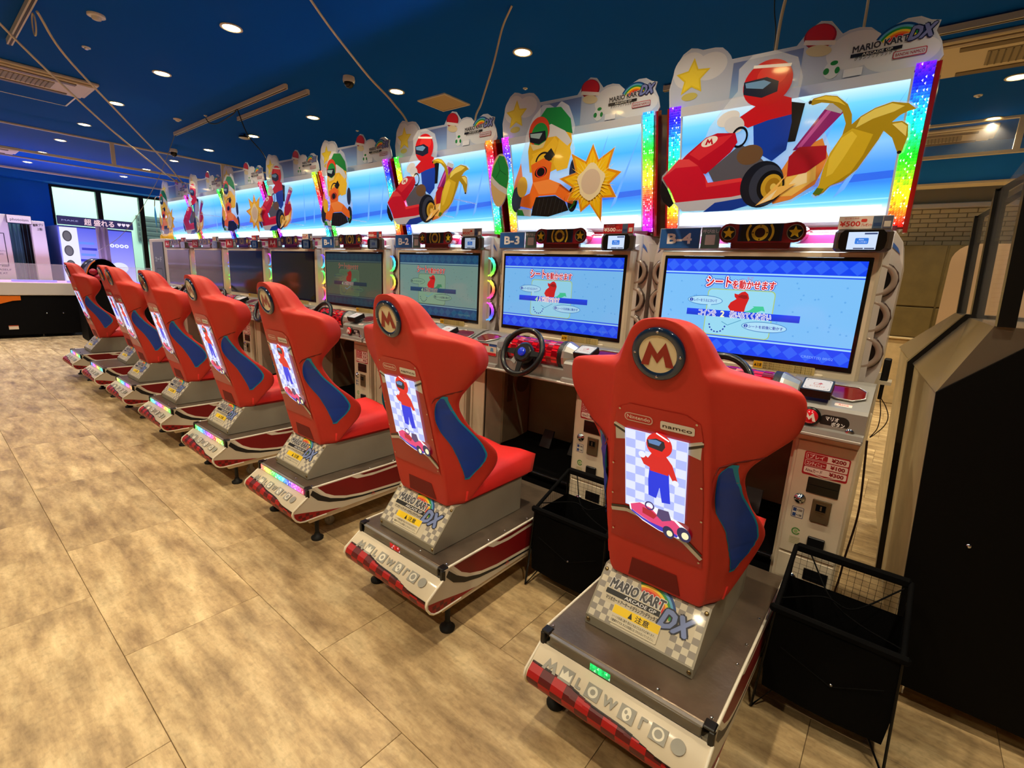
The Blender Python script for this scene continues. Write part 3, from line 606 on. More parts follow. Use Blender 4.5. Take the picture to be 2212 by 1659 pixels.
def side_art(sg):
    def mk():
        a = Art()
        a.poly([(-.012, .302), (-.096, .243), (-.1, .222), (-.096, .2), (-.08, .18), (-.06, .168), (-.035, .163), (.98, .163), (.98, .345), (0, .345)], (206, 198, 178))
        a.poly([(0.03, .342), (.09, .275), (.15, .24), (.235, .215), (.35, .2), (.6, .185), (.98, .18), (.98, .345), (.03, .345)], (228, 220, 200))
        a.poly([(.05, .342), (.10, .29), (.155, .258), (.235, .232), (.345, .215), (.62, .2), (.98, .196), (.98, .33), (.42, .315), (.30, .325), (.27, .342)], (122, 6, 14))
        a.poly([(.33, .342), (.36, .33), (.45, .325), (.98, .338), (.98, .343)], (110, 6, 12))
        a.poly([(.27, .342), (.31, .32), (.42, .31), (.98, .322), (.98, .328), (.42, .317), (.32, .328), (.285, .342)], (228, 220, 200))
        a.poly([(.005, .31), (.05, .262), (.12, .228), (.22, .203), (.345, .188), (.6, .176), (.98, .172), (.98, .180), (.6, .186), (.345, .2), (.22, .22), (.13, .25), (.07, .288), (.02, .334)], (20, 20, 22))
        a.poly([(-.094, .226), (-.03, .214), (.03, .2), (.11, .182), (.2, .166), (-.035, .166), (-.06, .17), (-.078, .184), (-.092, .205)], (150, 8, 14))
        a.check(-.07, .17, .1, .206, 8, 2, (92, 6, 12), None, f=lambda x, y: y < .214 - (x + .03) * .28 - .008)
        a.text('△', .41, .178, .02, (220, 60, 60), 0, w=.028)
        return a
    return mk
def legfn(b): b.tube([(0, 0, .02), (0, 0, .15)], .012, 10).lathe([(.034, 0), (.036, .012), (.02, .022), (.014, .04)], (0, 0, 0), n=16)
def led_grid(nx, ny, w, h, cols, off=False, seed=1):
    """bumpy LED cells in the (u, v) plane"""
    rr = random.Random(seed); vs = []; fs = []; cc = []
    for i in range(nx):
        for j in range(ny):
            x0, x1, y0, y1 = w * i / nx, w * (i + 1) / nx, h * j / ny, h * (j + 1) / ny; o = len(vs)
            vs += [(x0, y0, 0), (x1, y0, 0), (x1, y1, 0), (x0, y1, 0), ((x0 + x1) / 2, (y0 + y1) / 2, min(w / nx, h / ny) * .35)]
            base = cols((i + .5) / nx, (j + .5) / ny); k = rr.choice([.35, .55, .8, 1.0, .6])
            hot = rr.random() < .16
            for q in range(4):
                fs.append((o + q, o + (q + 1) % 4, o + 4)); c = [v * k * (.8 + .2 * q) for v in lin(base)]
                if hot and q == 1: c = [min(1.6, v * 1.1 + .45) for v in c]
                cc += [c] * 3
    return vs, fs, cc
def led_mesh(name, origin, U, V, nx, ny, w, h, cols, mat, seed=1):
    vs, fs, cc = led_grid(nx, ny, w, h, cols, seed=seed); O = Vector(origin); U = Vector(U); V = Vector(V); N = U.cross(V).normalized()
    me = bpy.data.meshes.new(name); me.from_pydata([O + U * a + V * b_ + N * c for a, b_, c in vs], [], fs)
    at = me.color_attributes.new('Col', 'FLOAT_COLOR', 'CORNER'); at.data.foreach_set('color', np.array([(*c, 1) for c in cc], dtype=np.float32).ravel()); me.materials.append(mat); return me
SLIDE = [.09, 0, .016, .013, .02, .03, .19, .08]
SEATLAB = ['red racing seat nearest the camera, in front of the B-4 cabinet', 'red racing seat second from the camera, in front of the B-3 cabinet', 'red racing seat in front of the B-2 cabinet', 'red racing seat in front of the B-1 cabinet', 'red racing seat in front of the A-4 cabinet', 'red racing seat in front of the A-3 cabinet', 'red racing seat in front of the A-2 cabinet, partly behind its neighbour', 'farthest red racing seat, in front of the A-1 cabinet']
def seat_unit(k):
    t = thing('racing_seat_unit', SEATLAB[k], 'seat', (XK(k), 0, 0), group='racing seats in a row')
    # chassis
    ch = part('chassis', 'chassis', lambda b: b.box(-.292, .292, 0, .98, .165, .3), CREAM, t)
    part('skirt', 'skirt', lambda b: b.add([(x, y, z) for y, z in SK for x in (-.298, .298)], [(2 * i, 2 * i + 1, 2 * i + 3, 2 * i + 2) for i in range(len(SK) - 1)], 0, True).prism([(-.012, .302)] + SK[1:] + [(0, .16), (0, .302)], (-.298, 0, 0), YA, ZA, (-1, 0, 0), .004).prism([(-.012, .302)] + SK[1:] + [(0, .16), (0, .302)], (.298, 0, 0), YA, ZA, XA, .004), CREAM, t)
    artpart('skirt_checker', 'skirt_art', skirt_art, (0, 0, 0), XA, ZA, PRINT, t, f=on_skirt)
    artpart('skirt_icons', 'icons%d' % (k > 1), icons_art, (0, 0, 0), XA, ZA, PRINTM, t, f=lambda u, v, e: on_skirt(u, -v, e + .0004))
    for sg in (-1, 1):
        artpart('side_graphic', 'side_art%d' % sg, side_art(sg), (sg * .3035, 0, 0), (0, sg * 1, 0) if sg > 0 else YA, ZA, PRINT, t, f=(lambda u, v, e: Vector((.3035 + e, u, v))) if sg > 0 else (lambda u, v, e: Vector((-.3035 - e, u, v))))
        part('edge_piping', 'piping%d' % sg, lambda b: b.tube([(sg * .300, .98, .347), (sg * .300, .02, .347)], .0055, 6).tube([(sg * .302, -.01, .30)] + [(sg * .302, y, z) for y, z in SK[1:]] + [(sg * .302, .1, .16)], .0055, 6), M('white_piping', (236, 228, 208), .4), t)
        part('side_panel', 'sidep%d' % sg, lambda b: b.box(min(sg * .292, sg * .303), max(sg * .292, sg * .303), -.005, .98, .163, .345), CREAM, t)
        part('rail', 'rail%d' % sg, lambda b: b.box(min(sg * .25, sg * .292), max(sg * .25, sg * .292), .0, .95, .13, .165, b=.003), CREAM, t)
    dk = part('deck_plate', 'deck', lambda b: b.box(-.296, .296, .0, .98, .335, .349, b=.003), STEEL, t)
    for x, y in ((-.28, .03), (.28, .03), (.28, .3), (.28, .42), (.12, .02), (.28, .6)): part('deck_bolt', 'bolt', lambda b: b.lathe([(.006, 0), (.006, .003), (.003, .006), (.0005, .0065)], (0, 0, 0), n=10), CHROME, dk, loc=(x, y, .349))
    for sx in (-1, 1):
        part('corner_bracket', 'brk%d' % sx, lambda b: b.box(min(sx * .268, sx * .302), max(sx * .268, sx * .302), -.014, .022, .342, .353, b=.003).box(min(sx * .286, sx * .304), max(sx * .286, sx * .304), -.016, .004, .293, .345, b=.003), DARK, t)
        part('leg', 'leg', legfn, RUB, t, loc=(sx * .262, .06, 0)); part('leg', 'leg', legfn, RUB, t, loc=(sx * .262, .9, 0))
        part('caster', 'cast', lambda b: b.lathe([(.028, -.012), (.03, 0), (.028, .012)], (0, 0, .03), axis=XA, n=14).box(-.018, .018, -.01, .01, .03, .14), WHITE if k > 1 else GREY, t, loc=(sx * .16, .2, 0))
    if k >= 2:
        ph = (.0, .3, .35, .1, .55, .45)[k - 2]
        me = led_mesh('led_bar', (-.266, -.013, .305), XA, ZA, 60, 3, .532, .034, lambda u, v: hsv(ph + u * 1.0, .6, 1), LITB, seed=k)
        new('led_bar', me, t)
    else:
        part('led_bar', 'ledoff', lambda b: b.box(-.266, .266, -.013, -.002, .303, .34, b=.003), SMOKE, t)
        new('led_segment', led_mesh('seg', (-.1 if k == 0 else -.06, -.0136, .308), XA, ZA, 7, 2, .075, .026, lambda u, v: (30, 255, 120) if k == 0 else (210, 20, 20), vmat('led_dim', .9), seed=5), t)
    part('led_housing', 'ledh', lambda b: b.box(-.268, .268, -.012, .0, .296, .303).box(-.268, .268, -.0125, .0, .34, .345), GREY, t)
    # sliding seat
    s = SLIDE[k]
    pd = part('pedestal', 'ped', lambda b: b.prism(wedge_prof(), (-.197, 0, 0), YA, ZA, XA, .394), WEDGE, t, loc=(-.01, s, 0))
    artpart('pedestal_decal', 'wedge_art', wedge_art, WO, WU, WV, PRINT, pd)
    for x, v in ((-.185, -.018), (.185, -.018), (-.185, WL - .022), (.185, WL - .022)): 
        p = WO + WU * x + WV * v if v > 0 else Vector((x, .0395, .37))
        part('screw', 'scr%d' % (v > 0), (lambda b: b.lathe([(.0075, 0), (.0075, .002), (.004, .004), (.0005, .004)], (0, 0, 0), axis=WU.cross(WV) if v > 0 else (0, -1, 0), n=12)), M('brass_screw', (150, 130, 90), .3, metal=1), pd, loc=p)
    sh = part('seat_shell', 'shell', shell_fn, REDV, t, loc=(-.01, s, 0))
    part('recess_shade', 'recess', lambda b: b.prism([(-.095, .001), (.095, .001), (.08, .085), (-.08, .085)], (0, yb(.545) - .0012, .545), XA, BKV, BKN * 1, .001), M('recess_red', (120, 22, 18), .7), sh)  # flat sheet in darker red, the notch's shade put into colour
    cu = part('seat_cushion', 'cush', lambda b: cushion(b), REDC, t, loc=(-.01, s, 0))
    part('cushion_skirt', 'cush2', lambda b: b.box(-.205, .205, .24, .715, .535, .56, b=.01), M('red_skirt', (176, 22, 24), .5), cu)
    for sg in (-1, 1):
        pi = part('side_piping', 'blp%d' % sg, blue_fn(sg, .0065, .0028), TEAL, sh); part('side_bolster', 'bl%d' % sg, blue_fn(sg, 0, .0045), BLUEV, sh)
    for sg in (-1, 1):
        part('crease_shade', 'crease%d' % sg, lambda b: b.tube([(sg * (side_x(.030 + .085 * q, 1.045 + .075 * q ** .8) - .0012), .030 + .085 * q, 1.045 + .075 * q ** .8) for q in [i / 10 for i in range(11)]], [.0006 + .0034 * math.sin(math.pi * min(.98, .1 + .8 * i / 10)) for i in range(11)], 6), M('crease_red', (104, 16, 12), .7), sh)  # thin dark red tube paints the shade of the fold under the shoulder
    eo = Vector((0, yb(1.385) - .0005, 1.385))
    em = part('emblem_ring', 'emb', lambda b: b.lathe([(.0785, 0), (.0785, .008), (.074, .011), (.060, .011), (.056, .008)], eo, axis=BKN, n=36, cap=False), M('navy_gloss_ring', (20, 50, 86), .12, coat=1.0, metal=.3), sh)
    part('emblem_disc', 'embd', lambda b: b.lathe([(.057, .0), (.057, .008), (.0005, .0085)], eo, axis=BKN, n=32, sm=False), M('cream_gloss_disc', (232, 214, 176), .08, coat=1.0), em)
    artpart('emblem_letter', 'emba', emblem_art, eo + BKN * .0095, BKU, BKV, M('red_letter', (150, 6, 12), .25, coat=.5), em)
    for q in range(4):
        d = BKU * math.cos(math.radians(q * 90)) * .067 + BKV * math.sin(math.radians(q * 90)) * .067
        part('emblem_screw', 'ems', lambda b: b.lathe([(.004, 0), (.004, .002), (.0005, .0025)], (0, 0, 0), axis=BKN, n=10), CHROME, em, loc=eo + d + BKN * .011)
    artpart('back_plate', 'plate', plate_art, BKO + BKN * .003, BKU, BKV, vmat('gloss_print', 0, .3, .25), sh)
    artpart('lit_picture', 'litp', lit_art, BKO + BKN * .009, BKU, BKV, vmat('backlit_seat', 1.0, .25), sh, 1.0)
    return t
def cushion(b):
    n = 13; m = 12; vs = []
    for i in range(n + 1):
        u = i / n; y = .215 + .525 * u
        for j in range(m + 1):
            x = -.222 + .444 * j / m; e = min(1, (1 - abs(x) / .222) * 6, (1 - u) * 9 + .0); e = max(e, 0)
            top = .625 + .05 * u + .012 * math.sin(u * 3.1) - .018 * max(0, 1 - abs(x) / .14) ; vs.append((x * (1 if e > 0 else 1), y, top - .022 * (1 - math.sqrt(max(0, 1 - (1 - e) ** 2)))))
    o = len(vs); fs = [(i * (m + 1) + j, i * (m + 1) + j + 1, (i + 1) * (m + 1) + j + 1, (i + 1) * (m + 1) + j) for i in range(n) for j in range(m)]
    rim = [j for j in range(m + 1)] + [i * (m + 1) + m for i in range(1, n + 1)] + [n * (m + 1) + j for j in range(m - 1, -1, -1)] + [i * (m + 1) for i in range(n - 1, 0, -1)]
    for r_ in rim: x, y, z = vs[r_]; vs.append((x * .97, y - (.012 if y > .7 else 0), .555))
    L = len(rim); fs += [(rim[i], o + i, o + (i + 1) % L, rim[(i + 1) % L]) for i in range(L)]
    b.add(vs, [f[::-1] for f in fs] if False else fs, 0, True)
for k in range(8): seat_unit(k)
# ------------------------------------------------------------ racing cabinets
XC = -0.08
SHELL = M('white_shell', (214, 206, 202), .28, coat=.5)
SCRW, SCRH = .87, .455
def screen_art(kind):
    def mk():
        a = Art(.00005)
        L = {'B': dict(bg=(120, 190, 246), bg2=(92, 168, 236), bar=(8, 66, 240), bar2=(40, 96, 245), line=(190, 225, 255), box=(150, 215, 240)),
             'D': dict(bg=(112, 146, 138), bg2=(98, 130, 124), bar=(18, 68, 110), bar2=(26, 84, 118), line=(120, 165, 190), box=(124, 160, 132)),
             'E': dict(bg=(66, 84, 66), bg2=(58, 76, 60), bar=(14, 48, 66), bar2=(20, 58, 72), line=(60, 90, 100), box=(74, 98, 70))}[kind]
        W, H = SCRW / 2, SCRH / 2
        a.rect(-W, -H, W, H, L['bg'])
        a.L += 1; rr = random.Random(2); st = []
        for i in range(60): 
            x, y = rr.uniform(-W + .02, W - .02), rr.uniform(-H + .1, H - .1); R = .006
            a._add([(x + R * (1 if q % 2 == 0 else .45) * math.cos(q * math.pi / 5 + 1.57), y + R * (1 if q % 2 == 0 else .45) * math.sin(q * math.pi / 5 + 1.57)) for q in range(10)], [tuple(range(10))], L['bg2'])
        for s in (1, -1):
            y0, y1 = (H - .062, H) if s > 0 else (-H, -H + .07)
            a.rect(-W, y0, W, y1, L['bar']); a.L += 1
            for i in range(13):
                x = -W + .035 + i * .067; yc = (y0 + y1) / 2
                a._add([(x - .032, yc), (x, yc - .03), (x + .032, yc), (x, yc + .03)], [(0, 1, 2, 3)], L['bar2'])
            yl = y0 - .003 if s > 0 else y1 + .003
            a.rect(-W, yl - .002, W, yl + .001, L['line']); a.rect(-W, yl - s * .008 - .0025, W, yl - s * .008 + .0025, L['bar'])
        red = (210, 20, 36) if kind != 'E' else (150, 80, 60); wh = (246, 244, 255) if kind == 'B' else (170, 180, 165) if kind == 'D' else (96, 104, 86); nv = (20, 50, 170) if kind == 'B' else (40, 60, 80)
        tb = (30, 60, 190) if kind == 'B' else (40, 70, 100) if kind == 'D' else (50, 70, 60)
        for o_, c_ in ((.17, tb), (.10, wh), (.035, red)):
            a.text('シート', -.218, H - .13, .043, c_, o_, w=.118); a.text('を動かせます', -.092, H - .135, .032, c_, o_, w=.19)
        if kind == 'B': a.text('うご', -.03, H - .094, .011, (200, 90, 150), .02)
        a.rrect(-.205, -.145, .105, .085, .02, (170, 200, 110) if kind == 'B' else (96, 120, 84)).rrect(-.201, -.141, .101, .081, .018, L['box'])
        R = (206, 20, 26) if kind != 'E' else (140, 24, 16)
        a.poly([(-.085, -.02), (-.1, .0), (-.09, .022), (-.065, .04), (-.075, .05), (-.078, .066), (-.06, .062), (-.045, .074), (-.03, .078), (-.015, .066), (-.008, .046), (-.012, .03), (-.018, .01), (-.022, -.02)], R).poly([(-.062, .05), (-.045, .062), (-.02, .06), (-.014, .046), (-.03, .042)], (150, 10, 20))
        a.poly([(-.06, -.03), (.0, -.012), (.02, .006), (.012, .01), (.06, .012), (.07, -.012), (.055, -.008), (.01, -.03)], (60, 200, 150) if kind == 'B' else (60, 130, 90))
        for i in range(8): a.ring(-.14, -.09, .042, .035, nv, 4, 180 + i * 23, 192 + i * 23)
        a.line([(-.12, -.075), (-.09, -.09), (-.03, -.06)], .003, (70, 150, 190))
        bl = (40, 120, 190) if kind == 'B' else (50, 80, 80); bb = (170, 220, 246) if kind == 'B' else L['box']
        a.ell(-.215, .025, .087, .024, bl).ell(-.215, .025, .084, .021, bb).poly([(-.2, .006), (-.19, -.015), (-.18, .008)], bb); a.ell(-.283, .025, .009, .009, nv, 14).text('1', -.283, .019, .012, bb, .03, align='c').text('レバーをうえにひいて', -.27, .018, .012, nv, .02, w=.115)
        a.ell(.075, -.085, .1, .025, bl).ell(.075, -.085, .097, .022, bb); a.ell(-.005, -.085, .009, .009, nv, 14).text('2', -.005, -.091, .012, bb, .03, align='c').text('シートを前後に動かす', .008, -.092, .012, nv, .02, w=.15)
        msg = 'コインを　　枚いれてください' if kind == 'B' else ''
        a.grad(-.3, -.052, .22, -.02, [(0, tuple(int(v * .85) for v in L['bar'])), (1, L['bar'])])
        return a, L, nv, wh, kind
    return mk
def screen_full(kind, which):
    def mk():
        a, L, nv, wh, kd = screen_art(kind)()
        if which == 0:
            a.text('コインを', -.238, -.05, .026, (240, 240, 255), .07, w=.085).text('コインを', -.238, -.05, .026, (40, 40, 190), .0, w=.085)
            a.text('2', -.13, -.052, .03, (250, 246, 190), .04); a.text('枚いれてください', -.085, -.05, .026, (240, 240, 255), .07, w=.185).text('枚いれてください', -.085, -.05, .026, (40, 40, 190), .0, w=.185)
            a.text('CREDIT(S) 00/02', .25, -.205, .011, (130, 170, 255), .0, w=.125)
        else:
            a.text('4', -.17, -.053, .03, (180, 240, 180) if kind == 'B' else (150, 180, 140), .04, shear=.2); a.text('人で対戦できます', -.14, -.05, .025, (250, 250, 255) if kind == 'B' else (150, 150, 140), .08, w=.16).text('人で対戦できます', -.14, -.05, .025, (190, 50, 110) if kind == 'B' else (120, 60, 50), .0, w=.16)
            a.text('CREDIT(S) 00/02', .25, -.205, .011, (90, 130, 235) if kind == 'B' else L['bg2'], .0, w=.125)
        return a
    return mk
def wheel_fn(b):
    pass
TILT = math.radians(25)
WN = Vector((0, -math.cos(TILT), math.sin(TILT)))   # wheel faces the seat and a little up
WC0 = Vector((-.01, .965, 1.150))
WUP = Vector((0, math.sin(TILT), math.cos(TILT)))
def steering(p):
    w = part('steering_wheel', 'wh', lambda b: b.torus(WC0, WN, .138, .0165, 40, 10), M('wheel_rubber', (14, 14, 15), .35, coat=.3), p)
    def spokes(b):
        for a in (180, 0, 270):
            d = XA_ * math.cos(math.radians(a)) + WUP * math.sin(math.radians(a)); e = WN.cross(d)
            c = WC0 - WN * .012
            b.prism([(-.02, .04), (.02, .04), (.012, .132), (-.012, .132)], c - WN * .004, e, d, WN, .01)
        b.lathe([(.062, -.03), (.066, .0), (.05, .012)], WC0 - WN * .01, axis=WN, n=28)
    part('spokes', 'whs', spokes, M('spoke_black', (22, 22, 24), .3, coat=.3), w)
    part('item_button', 'whb', lambda b: b.lathe([(.026, 0), (.026, .012), (.018, .018), (.0005, .02)], WC0 - WN * .0, axis=WN, n=24), M('blue_button', (14, 50, 190), .15, coat=1, emit=(10, 30, 150), es=.6), w)
    part('steering_column', 'whc', lambda b: b.lathe([(.03, -.22), (.034, -.03)], WC0, axis=WN, n=16).lathe([(.085, -.06), (.08, -.045), (.07, -.045)], WC0 - WN * .03, axis=WN, n=28), M('wheel_collar', (40, 38, 40), .4), w)
    part('paddle', 'whp', lambda b: b.prism([(-.075, -.06), (-.04, -.075), (-.035, -.045), (-.06, -.03)], WC0 - WN * .02, XA_, WUP, WN, .006), GREY, w)
XA_ = Vector((1, 0, 0))
def console_prof(z0=1.0): return [(1.012, z0), (.995, z0 + .012), (1.0, z0 + .03), (1.018, z0 + .035), (1.02, 1.112), (1.03, 1.125), (1.235, 1.20), (1.30, 1.205), (1.30, z0)]
def price_art():
    a = Art(); a.rrect(0, 0, .165, .105, .008, (176, 18, 34))
    for i, (l, p, bgc, fc) in enumerate((('1プレイ', '¥200', (176, 18, 34), (255, 240, 235)), ('コンティニュー', '¥100', (176, 18, 34), (255, 240, 235)), ('Aimeカード', '¥300', (240, 225, 215), (120, 60, 60)))):
        y = .075 - .031 * i
        a.rrect(.006, y - .003, .16, y + .024, .005, (245, 225, 215)); 
        if i < 2: a.rrect(.0075, y - .0015, .085, y + .0225, .004, bgc)
        a.text(l, .012, y + .003, .014, fc, .02, w=(.06, .068, .062)[i]); a.text(p, .1, y + .003, .016, (150, 20, 30), .05, w=.05)
    a.line([(.03, .012), (.085, .002), (.14, .012)], .003, (240, 220, 210)); return a
def cabinet(k):
    s = SIGN[k]; onrings = k >= 2
    lab = {0: 'white racing game cabinet carrying the B-4 sign, bright blue screen, nearest the camera', 1: 'white racing game cabinet carrying the B-3 sign, burst art and green disc on its header', 2: 'white racing game cabinet carrying the B-2 sign, dim screen and lit rainbow rings',
           3: 'white racing game cabinet carrying the B-1 sign, orange kart art above', 4: 'white racing game cabinet carrying the red A-4 sign', 5: 'white racing game cabinet carrying the red A-3 sign', 6: 'white racing game cabinet carrying the red A-2 sign', 7: 'white racing game cabinet with the red A-1 sign, last of the row'}[k]
    t = thing('racing_cabinet', lab, 'arcade machine', (XK(k) + XC, 0, 0), group='racing game cabinets in a row')
    # lower body
    part('base_cabinet', 'c_base', lambda b: b.box(-.548, -.532, 1.10, 1.75, .05, 1.0).box(-.45, -.43, 1.12, 1.75, .05, 1.0).box(.30, .315, 1.12, 1.75, .05, 1.0).box(-.548, .548, 1.74, 1.76, .05, 1.2).box(-.548, -.43, 1.11, 1.13, .05, 1.0), CREAM, t)
    part('inner_panel', 'c_inner', lambda b: b.box(-.43, .30, 1.62, 1.64, .38, 1.0).box(-.428, -.41, 1.3, 1.6, .4, 1.0), M('inner_beige', (150, 136, 110), .6, var=.15), t)
    sp = part('leg_speaker', 'c_spk', lambda b: b.lathe([(.07, 0), (.07, .008), (.062, .008)], (-.408, 1.5, .82), axis=XA, n=20), M('speaker_mesh', (96, 80, 62), .8), t)
    part('speaker_slot', 'c_slot', lambda b: b.box(-.41, -.404, 1.33, 1.39, .7, .9), M('speaker_mesh', (96, 80, 62), .8), t)
    pb = part('pedal_box', 'c_ped', lambda b: b.prism([(1.12, .05), (1.12, .36), (1.62, .42), (1.62, .05)], (-.43, 0, 0), YA, ZA, XA, .73), BLACKM, t)
    part('foot_rail', 'c_rail', lambda b: b.tube([(-.45, 1.1, .36), (.3, 1.1, .36)], .014, 10), M('gloss_black', (8, 8, 9), .12, coat=1), pb)
    for i, x in enumerate((-.12, .12)): part('pedal', 'c_pd', lambda b: b.prism([(-.045, 0), (.045, 0), (.04, .13), (-.04, .13)], (0, 1.42, .41), XA, (0, .45, .89), (0, .89, -.45), .015), DARK, pb, loc=(x, 0, 0))
    part('floor_link', 'c_link', lambda b: b.box(-.2, .36, .985, 1.11, .03, .14).box(-.16, .32, 1.11, 1.7, 0, .05), BLACKM, t)
    # coin door column
    cd = part('coin_column', 'c_coin', lambda b: b.box(.315, .548, 1.078, 1.7, .03, 1.0, b=.004), CREAM, t)
    dr = part('coin_door', 'c_door', lambda b: b.box(.327, .540, 1.07, 1.078, .43, .955, b=.003), CREAM, cd)
    d2 = part('cash_door', 'c_door2', lambda b: b.box(.327, .540, 1.07, 1.078, .06, .42, b=.003), CREAM, cd)
    cs = part('card_slot', 'c_cslot', lambda b: b.box(.388, .505, 1.064, 1.07, .73, .8, b=.002).box(.394, .5, 1.060, 1.064, .76, .768), M('slot_black', (16, 14, 12), .3), cd)
    part('coin_slot', 'c_cs', lambda b: b.box(.42, .49, 1.062, 1.07, .605, .708, b=.003).box(.436, .472, 1.058, 1.062, .655, .695).box(.452, .458, 1.055, 1.058, .665, .685), M('coin_plate', (122, 104, 78), .35, metal=.6), cd)
    part('coin_hatch', 'c_ch', lambda b: b.box(.436, .472, 1.0565, 1.0585, .66, .69), BLACKM, cd)
    for z, x in ((.69, .371), (.31, .391)): part('door_lock', 'c_lk', lambda b: b.lathe([(.024, 0), (.02, .006), (.012, .006), (.012, .012), (.0005, .012)], (0, 0, 0), axis=(0, -1, 0), n=18), CHROME if z > .5 else M('dark_lock', (40, 36, 34), .3, metal=.8), cd, loc=(x, 1.07, z))
    part('return_cup', 'c_rc', lambda b: b.box(.428, .492, 1.056, 1.07, .488, .535, b=.003), DARK, cd); part('cash_slot', 'c_b2', lambda b: b.box(.436, .527, 1.066, 1.07, .328, .38), DARK, cd)
    artpart('price_sticker', 'c_price', price_art, (.359, 1.0695, .806), XA, ZA, PRINT, cd)
    def stk():
        a = Art(); a.rrect(0, 0, .046, .05, .004, (30, 60, 110)).rrect(.002, .002, .044, .048, .003, (214, 206, 190))
        for i in (0, 1): a.rect(.005, .028 - .023 * i, .018, .044 - .023 * i, (40, 70, 130)).text('×200' if i == 0 else '×100', .02, .031 - .023 * i, .01, (40, 40, 50), .02, w=.02)
        return a
    artpart('coin_sticker', 'c_stk', stk, (.349, 1.0695, .6), XA, ZA, PRINT, cd)
    def grn():
        a = Art(); a.ring(0, 0, .017, .012, (80, 140, 60), 20, 20, 340).ell(0, 0, .008, .008, (150, 180, 110), 14); a.L += 1
        for i in range(5): a.rect(-.02, -.03 - i * .007, .02, -.0275 - i * .007, (170, 170, 120))
        return a
    artpart('green_sticker', 'c_grn', grn, (.379, 1.0695, .536), XA, ZA, PRINT, cd)
    # console
    co = part('console', 'c_con', lambda b: b.prism(console_prof(), (-.548, 0, 0), YA, ZA, XA, .305).prism(console_prof(), (.25, 0, 0), YA, ZA, XA, .298).prism([(1.03, 1.0), (1.03, 1.07), (1.1, 1.09), (1.30, 1.09), (1.30, 1.0)], (-.245, 0, 0), YA, ZA, XA, .5), GREY, t)
    part('console_lip', 'c_lip', lambda b: b.box(-.548, .548, .992, 1.02, .995, 1.012, b=.005), M('lip_grey', (176, 168, 160), .35, metal=.2), co)
    part('dash_roll', 'c_roll', lambda b: b.lathe([(.078, 0), (.078, .4)], (-.21, 1.12, 1.14), axis=XA, n=24), M('red_translucent_dash', (120, 4, 16), .12, coat=1, emit=(120, 0, 10), es=.25), co)
    def rollcheck(b):
        for i in range(10):
            for j in range(5):
                if (i + j) % 2: continue
                a0 = math.radians(60 + j * 26); a1 = a0 + math.radians(26); x0 = -.2 + i * .038; r = .0795
                P = [(x, 1.12 - r * math.cos(a - math.pi / 2 + math.pi / 2) * 1.0, 1.14 + r * math.sin(a)) for a in (a0, a1) for x in (x0, x0 + .038)]
                b.add([P[0], P[1], P[3], P[2]], [(0, 1, 2, 3)], 0)
    part('dash_checks', 'c_rc2', lambda b: [b.add([(x0, 1.12 - .0795 * math.cos(a0), 1.14 + .0795 * math.sin(a0)), (x0 + .038, 1.12 - .0795 * math.cos(a0), 1.14 + .0795 * math.sin(a0)), (x0 + .038, 1.12 - .0795 * math.cos(a1), 1.14 + .0795 * math.sin(a1)), (x0, 1.12 - .0795 * math.cos(a1), 1.14 + .0795 * math.sin(a1))], [(0, 1, 2, 3)], 0) for i in range(10) for j in range(5) if (i + j) % 2 for x0, a0, a1 in [(-.2 + i * .038, math.radians(-30 + j * 26), math.radians(-4 + j * 26))]], M('red_bright_dash', (206, 14, 30), .12, coat=1, emit=(200, 10, 20), es=.35), co)
    for sg in (-1, 1):
        part('carbon_band', 'c_band%d' % sg, lambda b: b.lathe([(.086, 0), (.086, .03)], (.19 if sg > 0 else -.22, 1.12, 1.14), axis=XA, n=28), M('carbon_black', (30, 28, 30), .4, bump=.6, bscale=120), co)
        part('silver_cone', 'c_cone%d' % sg, lambda b: b.lathe([(.088, 0), (.085, .012 * sg), (.06, .07 * sg), (.045, .085 * sg)], (.22 * sg, 1.12, 1.14), axis=XA, n=14, sm=False), M('silver_cone', (176, 174, 170), .25, metal=.5, coat=.4), co)
    SL = Vector((0, .205, .075)).normalized()
    for sg in (-1, 1):   # red tray recesses
        def tray(b, sg=sg):
            pts = [(.0, .0), (.05, -.045), (.11, -.05), (.15, -.02), (.15, .04), (.12, .07), (.02, .07), (-.03, .05)]
            pts = [(p[0] * sg, p[1]) for p in pts]
            b.prism(pts, (.375 * sg, 1.135, 1.166), XA, SL, Vector((0, -.075, .205)).normalized(), .0015)
        part('red_tray', 'c_tray%d' % sg, tray, DRED, co)
        def trim(b, sg=sg):
            pts = [(.0, .0), (.05, -.045), (.11, -.05), (.15, -.02), (.15, .04), (.12, .07), (.02, .07), (-.03, .05)]; N = Vector((0, -.075, .205)).normalized()
            o = Vector((.375 * sg, 1.135, 1.166)); b.tube([o + Vector((p[0] * sg, 0, 0)) + SL * p[1] + N * .003 for p in pts + pts[:1]], .004, 6)
        part('tray_rim', 'c_trim%d' % sg, trim, M('silver_rim', (186, 182, 176), .25, metal=.5), co)
    rd = part('card_reader', 'c_read', lambda b: b.prism([(0, 0), (.11, 0), (.11, .1), (0, .1)], (.303, 1.035, 1.15), XA, Vector((0, .94, .342)), Vector((0, -.342, .94)), .036), DARK, co)
